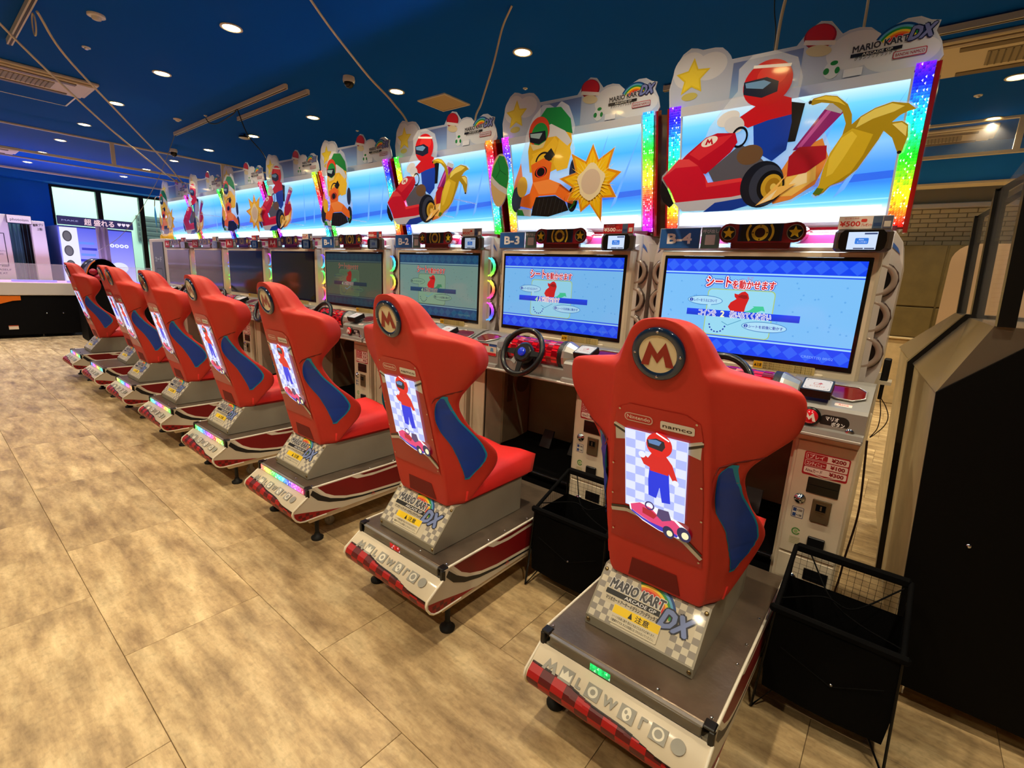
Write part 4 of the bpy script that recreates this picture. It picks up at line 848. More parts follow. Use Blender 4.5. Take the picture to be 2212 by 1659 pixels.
    def rdart():
        a = Art(); a.rrect(.006, .006, .104, .094, .008, (240, 226, 212))
        for x, y, dx, dy in ((.014, .014, 1, 1), (.096, .014, -1, 1), (.014, .086, 1, -1), (.096, .086, -1, -1)): a.line([(x, y + .012 * dy), (x, y), (x + .016 * dx, y)], .0015, (70, 60, 60))
        a.rrect(.04, .045, .066, .062, .003, (200, 70, 50)).rrect(.042, .047, .064, .060, .002, (240, 226, 212)).poly([(.054, .05), (.064, .066), (.074, .056)], (200, 50, 40)); a.text('カードをタッチ', .028, .026, .009, (210, 110, 60), .02, w=.055); return a
    artpart('touch_pad', 'c_rdart', rdart, Vector((.303, 1.035, 1.15)) + Vector((0, -.342, .94)) * .037, XA, Vector((0, .94, .342)), vmat('pad_lit', .8, .3), rd)
    mb = part('round_button', 'c_mb', lambda b: b.lathe([(.039, 0), (.039, .008), (.033, .012)], (.357, 1.02, 1.075), axis=(0, -1, 0), n=28).lathe([(.03, .012), (.028, .018), (.0005, .02)], (.357, 1.02, 1.075), axis=(0, -1, 0), n=28, m=1), [DARK, M('red_button', (205, 20, 34), .15, coat=1, emit=(180, 10, 20), es=.2)], co)
    def mba():
        a = Art(); mlogo(a, 0, 0, .044, (240, 236, 230)); return a
    artpart('button_letter', 'c_mba', mba, (.357, .9993, 1.075), XA, ZA, PRINT, mb)
    def pill():
        a = Art(); a.rrect(0, 0, .105, .05, .024, (14, 14, 16)); a.text('マリオ', .022, .028, .014, (240, 240, 240), .04, w=.045).text('ボタン', .045, .008, .014, (240, 240, 240), .04, w=.045); return a
    artpart('button_label', 'c_pill', pill, (.39, 1.0185, 1.042), XA, ZA, PRINT, co)
    part('console_bolt', 'c_cb', lambda b: b.lathe([(.018, 0), (.016, .006), (.008, .008), (.0005, .008)], (.5, 1.019, 1.034), axis=(0, -1, 0), n=16), CHROME, co)
    def aime():
        a = Art(); a.rrect(0, 0, .06, .022, .004, (236, 226, 214)).rect(0, .02, .06, .022, (200, 30, 40)).text('Aime', .012, .006, .012, (200, 40, 50), .02, w=.036); return a
    artpart('reader_label', 'c_aime', aime, Vector((.43, 1.045, 1.131)), XA, SL, PRINT, co)
    def how():
        a = Art(); a.rrect(0, 0, .205, .078, .004, (26, 24, 26)).rrect(.003, .003, .202, .075, .003, (214, 204, 190)).rect(.003, .062, .07, .075, (190, 30, 40)).rect(.074, .062, .135, .075, (190, 30, 40)).rect(.14, .062, .202, .075, (40, 80, 150)).rect(.09, .004, .2, .022, (196, 24, 34))
        a.ring(.036, .036, .024, .017, (40, 40, 44), 20).ell(.036, .036, .008, .008, (40, 40, 44), 12).rect(.018, .033, .054, .039, (40, 40, 44)); a.poly([(.09, .03), (.105, .03), (.11, .056), (.1, .056)], (200, 60, 60)).poly([(.15, .03), (.18, .03), (.175, .052), (.155, .055)], (90, 140, 180)); return a
    artpart('instruction_card', 'c_how', how, Vector((-.46, 1.0185, 1.078)), XA, ZA, PRINT, co)
    steering(t)
    # upper body
    part('back_housing', 'c_back', lambda b: b.box(-.5, .5, 1.34, 1.74, 1.0, 1.84), SHELL, t)
    for sg in (-1, 1):
        def wing(b, sg=sg):
            pts = [(.44, 1.17), (.53, 1.17), (.546, 1.25), (.548, 1.70), (.532, 1.80), (.50, 1.845), (.44, 1.855)]
            b.prism([(sg * p[0], p[1]) for p in pts], (0, 1.365, 0), XA, ZA, YA, .36)
        w = part('side_wing', 'c_wing%d' % sg, wing, SHELL, t)
        part('wing_stripe', 'c_wst%d' % sg, lambda b: b.prism([(sg * p[0], p[1]) for p in ((.447, 1.76), (.49, 1.79), (.53, 1.75), (.52, 1.775), (.49, 1.81), (.447, 1.78))], (0, 1.3625, 0), XA, ZA, YA, .002), M('blue_stripe', (70, 110, 190), .4), w)
        for i, z in enumerate((1.641, 1.485, 1.329)):
            rg = part('ring_light' if onrings else 'side_ring', 'c_ring' + ('%d_%d' % (k, i) if onrings else 'off'), lambda b: b.torus((0, 0, 0), YA, .062, .014, 40, 8), LITB if onrings else M('ring_grey', (176, 158, 146), .2, coat=.6, metal=.2), w, loc=(sg * .468, 1.352, z))
            if onrings and 'Col' not in rg.data.color_attributes:
                me = rg.data; at = me.color_attributes.new('Col', 'FLOAT_COLOR', 'CORNER'); cc = []
                h0 = (.15, .82, .5)[i] + k * .11
                for lp in me.loops:
                    v = me.vertices[lp.vertex_index].co; cc += [*[q * .75 for q in lin(hsv(h0 + v.z * 2.2, .72, 1))], 1]
                at.data.foreach_set('color', cc)
            part('ring_cup', 'c_cup', lambda b: b.lathe([(.052, 0), (.05, .02), (.0005, .02)], (0, -.004, 0), axis=YA, n=24, sm=False), M('cup_black', (10, 8, 10), .35), w, loc=(sg * .468, 1.352, z))
            part('ring_shell', 'c_shell2', lambda b: b.lathe([(.079, .022), (.079, -.002), (.072, -.008)], (0, 0, 0), axis=YA, n=14, sm=False, cap=False), DRED if k else M('ring_brown', (70, 50, 44), .3, coat=.5), w, loc=(sg * .468, 1.352, z))
    fr = part('screen_frame', 'c_frame', lambda b: b.box(-.478, .478, 1.284, 1.40, 1.19, 1.762, b=.012).box(-.2, .35, 1.278, 1.29, 1.178, 1.215, b=.006), CREAM, t)
    part('bezel', 'c_bez', lambda b: b.box(-.452, .452, 1.281, 1.30, 1.234, 1.732, b=.004), M('bezel_black', (8, 8, 9), .2, coat=.5), fr)
    kind = 'B' if k < 2 else ('D' if k == 2 else 'E' if k == 3 else None)
    so = (0, 1.2805, 1.487)
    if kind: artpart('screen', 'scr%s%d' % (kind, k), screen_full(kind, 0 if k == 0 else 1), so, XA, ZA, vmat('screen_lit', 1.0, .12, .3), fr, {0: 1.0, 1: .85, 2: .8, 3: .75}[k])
    else: part('screen', 'scroff', lambda b: b.add([(-.435, 1.2805, 1.259), (.435, 1.2805, 1.259), (.435, 1.2805, 1.715), (-.435, 1.2805, 1.715)], [(0, 1, 2, 3)]), M('screen_off', (52, 50, 32), .08, coat=.3, ior=1.4), fr)
    def warn():
        a = Art(); a.rrect(0, 0, .26, .036, .004, (200, 176, 110)).rect(.002, .002, .04, .034, (236, 176, 20)).text('▲注意', .005, .011, .013, (30, 24, 10), .02, w=.032)
        for i in range(3): a.text('画面に顔を近づけないでください。気分が悪くなったら', .045, .025 - .011 * i, .007, (90, 76, 40), 0, w=.205)
        return a
    artpart('warning_sticker', 'c_warn', warn, (.055, 1.2775, 1.205), XA, ZA, PRINT, fr)
    # camera bar above the screen
    part('screen_roof', 'c_roof', lambda b: b.prism([(1.29, 1.76), (1.29, 1.772), (1.5, 1.86), (1.5, 1.76)], (-.49, 0, 0), YA, ZA, XA, .98), SHELL, t)
    part('light_strip', 'c_lst', lambda b: b.box(-.34, .34, 1.300, 1.32, 1.768, 1.79, b=.003), M('strip_lit', (200, 230, 255), .3, emit=(170, 220, 255), es=1.6), t)
    part('pink_checker', 'c_pk', lambda b: b.box(-.4, .42, 1.33, 1.34, 1.79, 1.83), M('pink_band', (176, 60, 110), .3, coat=.5), t)
    cb = part('camera_bar', 'c_cam', lambda b: b.prism([(-.185 + .045 - .045 * math.cos(q), 1.836 + .045 * math.sin(q)) for q in [math.radians(-90 + 22.5 * i) for i in range(9)]][::-1] + [(-.1, 1.873), (.1, 1.873)] + [(.14 + .045 * math.cos(q), 1.836 + .045 * math.sin(q)) for q in [math.radians(90 - 22.5 * i) for i in range(9)]] + [(.1, 1.8), (-.1, 1.8)] if False else
              [(-.14, 1.791), (.145, 1.791)] + [(.145 + .045 * math.cos(q), 1.836 + .045 * math.sin(q)) for q in [math.radians(-67.5 + 22.5 * i) for i in range(7)]] + [(.145, 1.881), (.1, 1.876), (-.095, 1.876), (-.14, 1.881)] + [(-.14 + .045 * math.cos(q), 1.836 + .045 * math.sin(q)) for q in [math.radians(112.5 + 22.5 * i) for i in range(7)]], (0, 1.262, 0), XA, ZA, YA, .09), M('crimson_gloss', (122, 10, 26), .15, coat=1), t)
    part('bar_foot', 'c_bf', lambda b: b.box(-.13, .13, 1.275, 1.34, 1.762, 1.795, b=.004), DRED, t)
    def bar():
        a = Art(); a.rect(-.095, -.038, .095, .038, (16, 22, 60)); a.rect(-.085, -.036, .085, .036, (12, 12, 20))
        for R, r in ((.06, .05),): a.ring(0, 0, R, r, (206, 176, 40), 14, -40, 40).ring(0, 0, R, r, (206, 176, 40), 14, 140, 220)
        a.ring(0, 0, .036, .022, (206, 176, 40), 28).ring(0, 0, .02, .0, (50, 8, 12), 20)
        for q in range(4): a.poly([(.036 * math.cos(q * 1.5708), .036 * math.sin(q * 1.5708)), (.028 * math.cos(q * 1.5708 - .15), .028 * math.sin(q * 1.5708 - .15)), (.028 * math.cos(q * 1.5708 + .15), .028 * math.sin(q * 1.5708 + .15))], (30, 20, 10))
        for x in (-.14, .145): a.ring(x, 0, .034, .0, (150, 130, 110), 24).ring(x, 0, .031, 0, (14, 14, 18), 24).star(x, 0, .028, (232, 200, 30))
        return a
    artpart('bar_print', 'c_bar', bar, (0, 1.2612, 1.836), XA, ZA, vmat('gloss_print', 0, .3, .25), cb)
    # header light box
    HB = Vector((0, 1.44, 1.90)); HV = Vector((0, -.13, .53)).normalized(); HL = math.hypot(.13, .53); HN = Vector((1, 0, 0)).cross(HV)
    hd = part('header_box', 'h_box', lambda b: b.prism([(1.445, 1.86), (1.315, 2.44), (1.46, 2.48), (1.62, 1.86)], (-.535, 0, 0), YA, ZA, XA, 1.07).box(-.5, .5, 1.40, 1.6, 1.79, 1.87), M('crimson_side', (96, 6, 16), .2, coat=.8), t)
    def sky():
        a = Art(); h = HL - .02
        a.grad(-.45, .0, .45, h, [(0, (250, 254, 255)), (.09, (236, 250, 255)), (.14, (120, 214, 250)), (.22, (66, 176, 240)), (.3, (40, 130, 236)), (.45, (70, 150, 240)), (.6, (130, 190, 240)), (.75, (60, 170, 245)), (.9, (110, 205, 250)), (1, (200, 236, 255))])
        rr = random.Random(5); a.L += 1
        for i in range(0):
            x, y, r_ = rr.uniform(-.4, .38), rr.uniform(.25, .44), rr.uniform(.02, .05)
            a.poly([(x + r_ * 1.8 * math.cos(q) * (1 + .2 * math.sin(3 * q + i)), y + r_ * .6 * math.sin(q) * (1 + .25 * math.cos(2 * q + i))) for q in [2 * math.pi * m / 22 for m in range(22)]], (140, 196, 236))
        a.poly([(-.45, .12), (.45, .17), (.45, .2), (-.45, .16)], (30, 96, 220)).line([(-.45, .07), (.45, .09)], .006, (150, 226, 250))
        for i in range(8): a.poly([(.02 + i * .045, .10), (.06 + i * .045, .135), (.2 + i * .05, .5), (.16 + i * .05, .42)], (96, 160, 236) if i in (1, 5) else (80, 150, 240)) if i in (1, 5) else None
        return a
    artpart('lit_sky_panel', 'h_sky', sky, HB + HN * .012, XA, HV, vmat('header_lit', 1.15, .2), hd)
    part('panel_frame', 'h_frame', lambda b: b.prism([(-.455, -.025), (.455, -.025), (.455, .0), (-.455, .0)], HB, XA, HV, HN, .03).prism([(-.455, HL - .02), (.455, HL - .02), (.455, HL + .02), (-.455, HL + .02)], HB, XA, HV, HN, .03).prism([(-.458, 0), (-.45, 0), (-.45, HL), (-.458, HL)], HB, XA, HV, HN, .02).prism([(.45, 0), (.458, 0), (.458, HL), (.45, HL)], HB, XA, HV, HN, .02), M('frame_ice', (206, 214, 226), .3, coat=.4), hd)
    part('tube_lamp', 'h_tube', lambda b: b.tube([(-.43, 1.40, 1.945), (.43, 1.40, 1.945)], .012, 8), M('tube_white', (255, 255, 255), .3, emit=(225, 240, 255), es=5), hd)
    ph = (0.0, .78, .3, .0, .45, .2, .6, .1)[k]
    for sg in (-1, 1):
        cols = (lambda u, v, k=k: hsv((0 + v * .74) + 0, .95, 1)) if k == 0 else (lambda u, v, sg=sg: hsv(ph + v * .8 + (.25 if sg < 0 else 0), .85, 1))
        w_ = .06
        new('led_strip', led_mesh('led_strip', HB + HN * .02 + XA_ * (.458 if sg > 0 else -.518) - HV * .03, XA, HV, 6, 54, w_, HL + .06, cols, LITB, seed=k * 2 + sg), hd)
        part('strip_cap', 'h_cap%d' % sg, lambda b: b.prism([(1.447, 1.845), (1.30, 2.455), (1.34, 2.47), (1.49, 1.845)], (.519 if sg > 0 else -.535, 0, 0), YA, ZA, XA, .016), M('crimson_edge', (150, 8, 20), .12, coat=1), hd)
    if k < 4:
        link_light('header_glow', 'AREA', (0, 1.33, 1.86), 7 if k < 3 else 5, (.7, .85, 1.0), t, shape='RECTANGLE', size=.8, size_y=.08)
    header_art(k, hd)
    return t
CLOUD = [(-.534, 2.465), (-.545, 2.55), (-.53, 2.62), (-.515, 2.665), (-.49, 2.70), (-.453, 2.72), (-.42, 2.712), (-.393, 2.70), (-.336, 2.698), (-.30, 2.69), (-.275, 2.668), (-.259, 2.649), (-.25, 2.630), (.02, 2.624), (.04, 2.65), (.065, 2.68), (.10, 2.70), (.14, 2.69), (.165, 2.66), (.188, 2.632), (.21, 2.64), (.245, 2.642), (.285, 2.632), (.31, 2.61), (.33, 2.592), (.361, 2.62), (.40, 2.635), (.441, 2.632), (.475, 2.612), (.505, 2.604), (.497, 2.57), (.52, 2.53), (.534, 2.479), (.516, 2.445), (.47, 2.435), (0, 2.448), (-.47, 2.452)]
CLR = M('cloud_acrylic', (200, 206, 218), .1, coat=.8); CLB = M('clear_acrylic', (240, 244, 250), .05, alpha=.22)
def header_art(k, hd):
    # clouds board, slightly forward of the lit panel
    part('cloud_board', 'h_cloud', lambda b: b.prism(CLOUD, (0, 1.318, 0), XA, ZA, YA, .006), CLR, hd)
    def clouds():
        a = Art(.0001); C2 = CLOUD
        a.poly([(x * .99, z - .004 if z > 2.5 else z + .003) for x, z in C2], (186, 196, 218))
        for x, z, rx, rz in ((-.45, 2.62, .08, .08), (-.35, 2.62, .08, .06), (.24, 2.56, .1, .07), (.40, 2.51, .12, .06), (-.1, 2.55, .14, .05)): a.ell(x, z, rx, rz, (214, 218, 228))
        a.grad(-.24, 2.46, .05, 2.61, [(0, (150, 186, 226)), (.5, (120, 150, 206)), (1, (110, 126, 176))])
        a.star(-.43, 2.585, .088, (226, 200, 40), .48); a.poly([(-.475, 2.53), (-.385, 2.53), (-.39, 2.47), (-.47, 2.47)], (206, 190, 80)) if 0 else a.star(-.43, 2.585, .07, (240, 216, 60), .48)
        a.ell(-.435, 2.50, .04, .018, (196, 186, 96), 18)
        a.ell(.105, 2.64, .062, .048, (150, 16, 24), 26, -18).ell(.105, 2.645, .055, .040, (196, 30, 34), 26, -18).poly([(.045, 2.62), (.165, 2.595), (.168, 2.612), (.05, 2.638)], (226, 220, 214)).ell(.108, 2.585, .05, .022, (214, 200, 160), 20, -12)
        a.ell(.17, 2.50, .03, .035, (214, 220, 228), 20).ell(.175, 2.525, .014, .009, (30, 130, 60), 14).ell(.15, 2.497, .011, .013, (30, 130, 60), 14).ell(.19, 2.495, .009, .013, (30, 130, 60), 14)
        for i, c in enumerate(RAINBOW[::-1]): a.ring(.385, 2.535, .088 - i * .008, .080 - i * .008, c, 18, 20, 150)
        a.text('MARIO KART', .235, 2.548, .024, (60, 60, 70), .04, w=.18, outline=(214, 214, 220), ow=.04, rot=2); a.rect(.23, 2.530, .40, 2.543, (30, 30, 34)); a.text('ARCADE GP', .27, 2.532, .009, (210, 210, 210), .02, w=.1); a.text('グランプリデラックス', .245, 2.518, .010, (40, 40, 46), .02, w=.14)
        a.text('DX', .415, 2.555, .045, (120, 130, 190), .05, w=.07, shear=.25, outline=(26, 30, 60), ow=.06)
        a.rrect(.375, 2.495, .48, 2.522, .005, (176, 60, 70)).rrect(.378, 2.498, .477, 2.519, .004, (196, 196, 206)).text('BANDAI NAMCO', .383, 2.503, .011, (150, 40, 50), .02, w=.09)
        a.rect(.215, 2.46, .28, 2.49, (226, 228, 240))
        return a
    artpart('cloud_print', 'h_cloudp', clouds, (0, 1.3175, 0), XA, ZA, vmat('cloud_film', .25, .3, .4) if False else ACR, hd)
    red = k in (0, 2, 4, 6)
    y0 = 1.19
    if red:
        out = [(-.475, 2.02), (-.478, 2.11), (-.40, 2.185), (-.36, 2.2), (-.285, 2.262), (-.27, 2.31), (-.2, 2.40), (-.165, 2.44), (-.172, 2.53), (-.12, 2.575), (-.03, 2.575), (.06, 2.53), (.09, 2.45), (.085, 2.37), (.115, 2.35), (.2, 2.345), (.25, 2.33), (.265, 2.295), (.2, 2.23), (.24, 2.15), (.245, 2.07), (.2, 2.0), (.12, 1.955), (.03, 1.935), (-.1, 1.918), (-.28, 1.925), (-.38, 1.94), (-.44, 1.975)]
        part('kart_board', 'h_kb', lambda b: b.prism(out, (0, y0, 0), XA, ZA, YA, .005), CLB, hd)
        def kart():
            a = Art(.0001); P = lambda l, c: a.poly(l, c)
            P([(.02, 2.0), (.1, 2.16), (.2, 2.2), (.235, 2.12), (.2, 2.02), (.12, 1.965), (.05, 1.95)], (236, 150, 70)); P([(.05, 1.98), (.12, 2.12), (.19, 2.13), (.2, 2.04), (.12, 1.98)], (250, 210, 110)); P([(.08, 2.0), (.17, 2.03), (.16, 2.1)], (255, 240, 190))
            P([(.095, 2.165), (.19, 2.31), (.245, 2.295), (.26, 2.29), (.15, 2.16)], (150, 30, 130)); P([(.19, 2.31), (.205, 2.33), (.262, 2.31), (.25, 2.285)], (190, 196, 214)); P([(.11, 2.175), (.2, 2.305), (.215, 2.3), (.125, 2.17)], (206, 90, 190))
            P([(.085, 2.14), (.12, 2.175), (.22, 2.17), (.225, 2.12), (.16, 2.07), (.09, 2.06)], (176, 26, 44)); P([(.05, 2.2), (.06, 2.36), (.115, 2.345), (.1, 2.2)], (18, 18, 24))
            # driver: plain helmeted racer in red and blue
            P([(-.06, 2.18), (-.08, 2.3), (-.03, 2.37), (.06, 2.36), (.075, 2.28), (.07, 2.17), (.02, 2.13)], (22, 66, 200)); P([(-.14, 2.33), (-.07, 2.37), (.0, 2.4), (.06, 2.375), (.07, 2.31), (-.02, 2.3), (-.1, 2.28), (-.13, 2.3)], (206, 22, 34))
            a.ell(-.19, 2.33, .05, .032, (226, 232, 244), 20, 15).ell(-.16, 2.3, .045, .035, (214, 222, 240), 20, -20)
            a.ell(-.045, 2.45, .098, .092, (206, 24, 30), 32).ell(-.03, 2.48, .06, .045, (226, 52, 48), 24); P([(-.142, 2.47), (-.138, 2.42), (-.06, 2.395), (-.0, 2.41), (.0, 2.45), (-.05, 2.475)], (26, 34, 60)); P([(-.136, 2.465), (-.13, 2.445), (-.06, 2.43), (-.03, 2.45), (-.06, 2.465)], (110, 160, 214)); a.line([(-.11, 2.525), (.04, 2.505)], .012, (244, 244, 248))
            # kart body
            P([(-.25, 2.11), (-.12, 2.215), (-.05, 2.17), (.0, 2.12), (.0, 2.04), (-.2, 2.03)], (90, 92, 110)); a.ell(-.075, 2.165, .055, .042, (110, 84, 60), 22).ring(-.13, 2.245, .045, .035, (16, 18, 24), 24, sx=.8)
            P([(-.39, 2.17), (-.36, 2.2), (-.28, 2.262), (-.23, 2.275), (-.15, 2.265), (-.135, 2.225), (-.16, 2.185), (-.26, 2.1), (-.33, 2.12)], (190, 16, 44)); P([(-.35, 2.196), (-.28, 2.255), (-.16, 2.26), (-.2, 2.225), (-.3, 2.165)], (216, 44, 60))
            a.ell(-.262, 2.243, .038, .02, (236, 236, 240), 22, 18); mlogo(a, -.262, 2.243, .034, (190, 16, 40))
            P([(-.472, 2.1), (-.4, 2.178), (-.35, 2.175), (-.3, 2.14), (-.262, 2.09), (-.245, 2.06), (-.1, 2.07), (-.08, 2.055), (-.06, 2.0), (-.13, 1.985), (-.39, 1.975), (-.42, 2.03)], (206, 22, 52)); P([(-.472, 2.1), (-.4, 2.178), (-.35, 2.175), (-.3, 2.14), (-.41, 2.14)], (228, 70, 80)); P([(-.262, 2.09), (-.245, 2.06), (-.1, 2.07), (-.08, 2.055), (-.25, 2.04)], (232, 60, 70))
            P([(-.475, 2.09), (-.44, 2.045), (-.4, 1.975), (-.42, 1.955), (-.455, 1.985), (-.478, 2.03)], (22, 20, 26)); P([(-.4, 1.978), (-.13, 1.99), (-.06, 2.0), (-.045, 1.985), (-.2, 1.968), (-.24, 1.935), (-.35, 1.935)], (196, 206, 232)); P([(-.2, 1.968), (-.045, 1.986), (-.03, 1.955), (-.12, 1.93), (-.25, 1.928)], (20, 64, 190))
            a.ell(-.008, 2.035, .088, .098, (24, 28, 44), 34).ell(.012, 2.03, .07, .085, (52, 60, 84), 30).ell(.03, 2.025, .055, .066, (16, 18, 26), 30).ell(.035, 2.023, .043, .052, (206, 170, 50), 28).ell(.04, 2.022, .03, .037, (170, 130, 30), 26).ell(.042, 2.021, .012, .015, (236, 210, 110), 16)
            P([(-.02, 1.945), (.09, 2.07), (.06, 2.02), (.13, 2.03), (.05, 1.97)], (252, 206, 110)); P([(-.01, 1.95), (.06, 2.01), (.04, 1.97)], (255, 244, 210))
            return a
        artpart('kart_print', 'h_kp', kart, (0, y0 - .0006, 0), XA, ZA, ACR, hd)
        for x in (-.3, .05): part('acrylic_post', 'h_post', lambda b: b.tube([(0, 1.195, 2.0), (0, 1.43, 2.0)], .006, 6), CLEAR, hd, loc=(x, 0, 0))
    else:
        out = [(-.345, 2.0), (-.33, 2.06), (-.3, 2.1), (-.29, 2.2), (-.27, 2.3), (-.25, 2.36), (-.24, 2.42), (-.2, 2.5), (-.13, 2.56), (-.08, 2.555), (-.04, 2.53), (.0, 2.56), (.05, 2.53), (.08, 2.47), (.1, 2.42), (.09, 2.35), (.11, 2.3), (.1, 2.22), (.16, 2.12), (.15, 2.0), (.1, 1.95), (-.05, 1.92), (-.2, 1.915), (-.3, 1.94)]
        part('kart_board', 'h_kb2', lambda b: b.prism(out, (0, y0, 0), XA, ZA, YA, .005), CLB, hd)
        def kart2():
            a = Art(.0001); P = lambda l, c: a.poly(l, c)
            P([(-.33, 2.02), (-.31, 2.16), (-.27, 2.26), (-.24, 2.12)], (236, 140, 90)); a.ell(-.29, 2.05, .04, .075, (34, 40, 66), 24).ell(.115, 2.18, .03, .07, (40, 50, 90), 24).ell(.12, 2.03, .035, .07, (30, 34, 56), 24)
            P([(-.2, 2.2), (-.22, 2.32), (-.2, 2.42), (-.1, 2.5), (.0, 2.5), (.07, 2.44), (.09, 2.34), (.05, 2.22), (-.08, 2.18)], (226, 180, 30)); P([(-.03, 2.24), (.0, 2.36), (.06, 2.36), (.09, 2.28), (.07, 2.2), (.0, 2.19)], (240, 200, 50))
            P([(-.2, 2.44), (-.1, 2.54), (.0, 2.53), (.07, 2.46), (.09, 2.38), (.03, 2.4), (-.06, 2.45), (-.14, 2.42)], (30, 130, 60)); P([(-.18, 2.42), (-.06, 2.45), (.04, 2.4), (.09, 2.34), (.06, 2.32), (-.02, 2.38), (-.12, 2.38)], (206, 210, 220))
            a.ell(-.145, 2.42, .075, .08, (206, 66, 30), 28).ell(-.14, 2.405, .06, .062, (36, 140, 60), 26); P([(-.215, 2.42), (-.21, 2.37), (-.14, 2.35), (-.09, 2.37), (-.1, 2.42)], (24, 26, 36)); P([(-.21, 2.415), (-.205, 2.395), (-.14, 2.38), (-.12, 2.41)], (150, 180, 190)); a.poly([(-.21, 2.36), (-.14, 2.345), (-.09, 2.365), (-.11, 2.33), (-.18, 2.32)], (222, 206, 150))
            P([(-.19, 2.3), (-.1, 2.32), (-.03, 2.38), (.0, 2.34), (-.06, 2.24), (-.14, 2.22)], (240, 196, 40)); P([(-.1, 2.28), (-.05, 2.32), (-.02, 2.28), (-.07, 2.24)], (18, 18, 22)); a.ell(-.15, 2.25, .045, .04, (240, 200, 50), 20).ell(-.25, 2.12, .04, .06, (236, 190, 40), 20)
            P([(-.19, 2.24), (-.17, 2.14), (-.05, 2.15), (-.04, 2.24), (-.1, 2.27)], (236, 110, 30)); a.ell(-.115, 2.195, .045, .03, (20, 16, 18), 24, 8).ring(-.115, 2.195, .03, .024, (220, 60, 40), 22, sx=1.2); a.ring(-.1, 2.245, .06, .05, (14, 14, 18), 24, 10, 170)
            P([(-.26, 2.01), (-.25, 2.06), (-.19, 2.08), (-.17, 2.14), (-.05, 2.15), (.03, 2.12), (.12, 2.06), (.13, 2.0), (.07, 2.02), (-.0, 2.06), (-.12, 2.06), (-.17, 1.99)], (240, 118, 36)); P([(-.17, 2.14), (-.05, 2.15), (.03, 2.12), (-.0, 2.07), (-.12, 2.07)], (250, 150, 70))
            P([(-.14, 2.055), (.0, 2.055), (.07, 2.02), (.1, 1.97), (-.04, 1.94), (-.17, 1.95), (-.16, 2.0)], (26, 22, 22)); P([(-.27, 1.995), (-.17, 1.985), (-.17, 1.945), (-.26, 1.955)], (206, 214, 232)); P([(-.28, 1.99), (-.24, 1.985), (-.22, 1.95), (-.28, 1.955)], (40, 150, 60)); P([(.1, 1.97), (.14, 2.0), (.145, 2.03), (.12, 2.0)], (40, 150, 60))
            for i in range(7): a.line([(-.13 + i * .03, 1.955), (-.11 + i * .03, 2.045)], .0015, (70, 70, 76))
            return a
        artpart('kart_print', 'h_kp2', kart2, (0, y0 - .0006, 0), XA, ZA, ACR, hd)
        for x in (-.2, .05): part('acrylic_post', 'h_post', lambda b: b.tube([(0, 1.195, 2.0), (0, 1.43, 2.0)], .006, 6), CLEAR, hd, loc=(x, 0, 0))
    ban = k in (0, 2)
    if ban:
        B1 = [(.147, 2.315), (.16, 2.33), (.2, 2.335), (.24, 2.325), (.28, 2.29), (.3, 2.25), (.305, 2.215), (.33, 2.24), (.37, 2.262), (.42, 2.275), (.47, 2.262), (.495, 2.24), (.47, 2.235), (.45, 2.225), (.43, 2.205), (.46, 2.205), (.48, 2.19), (.486, 2.15), (.478, 2.1), (.468, 2.09), (.458, 2.11), (.44, 2.15), (.41, 2.178), (.40, 2.15), (.38, 2.11), (.35, 2.05), (.31, 2.01), (.27, 1.995), (.25, 1.97), (.225, 1.958), (.213, 1.968), (.23, 2.0), (.235, 2.06), (.25, 2.12), (.28, 2.18), (.285, 2.22), (.265, 2.27), (.23, 2.3), (.19, 2.31), (.16, 2.305)]
        part('banana_board', 'h_bb', lambda b: b.prism([((x - .32) * 1.04 + .32, (z - 2.15) * 1.04 + 2.15) for x, z in B1], (0, 1.10, 0), XA, ZA, YA, .005), CLB, hd)
        def banana():
            a = Art(.0001); P = lambda l, c: a.poly(l, c)
            P(B1, (176, 150, 26)); P([(.213, 1.968), (.23, 2.0), (.235, 2.06), (.25, 2.12), (.28, 2.18), (.31, 2.2), (.38, 2.17), (.36, 2.1), (.33, 2.04), (.29, 2.01), (.26, 1.99), (.235, 1.96)], (214, 186, 40)); P([(.25, 2.1), (.28, 2.17), (.31, 2.19), (.33, 2.17), (.3, 2.1), (.27, 2.04), (.25, 2.03)], (236, 212, 70))
            P([(.33, 2.235), (.37, 2.258), (.42, 2.27), (.46, 2.255), (.43, 2.24), (.37, 2.225), (.32, 2.2)], (236, 222, 110)); P([(.16, 2.325), (.2, 2.332), (.24, 2.322), (.275, 2.285), (.25, 2.3), (.2, 2.318)], (240, 216, 70)); P([(.432, 2.198), (.46, 2.2), (.478, 2.185), (.48, 2.15), (.46, 2.17)], (240, 226, 130)); P([(.213, 1.968), (.225, 1.99), (.25, 1.985), (.238, 1.962)], (96, 130, 36)); a.ell(.15, 2.317, .006, .007, (40, 30, 10), 10).ell(.47, 2.097, .007, .006, (40, 30, 10), 10)
            return a
        artpart('banana_print', 'h_bp', banana, (0, 1.0994, 0), XA, ZA, ACR, hd)
        part('acrylic_post', 'h_post2', lambda b: b.tube([(.3, 1.105, 2.08), (.3, 1.43, 2.08)], .005, 6), CLEAR, hd)
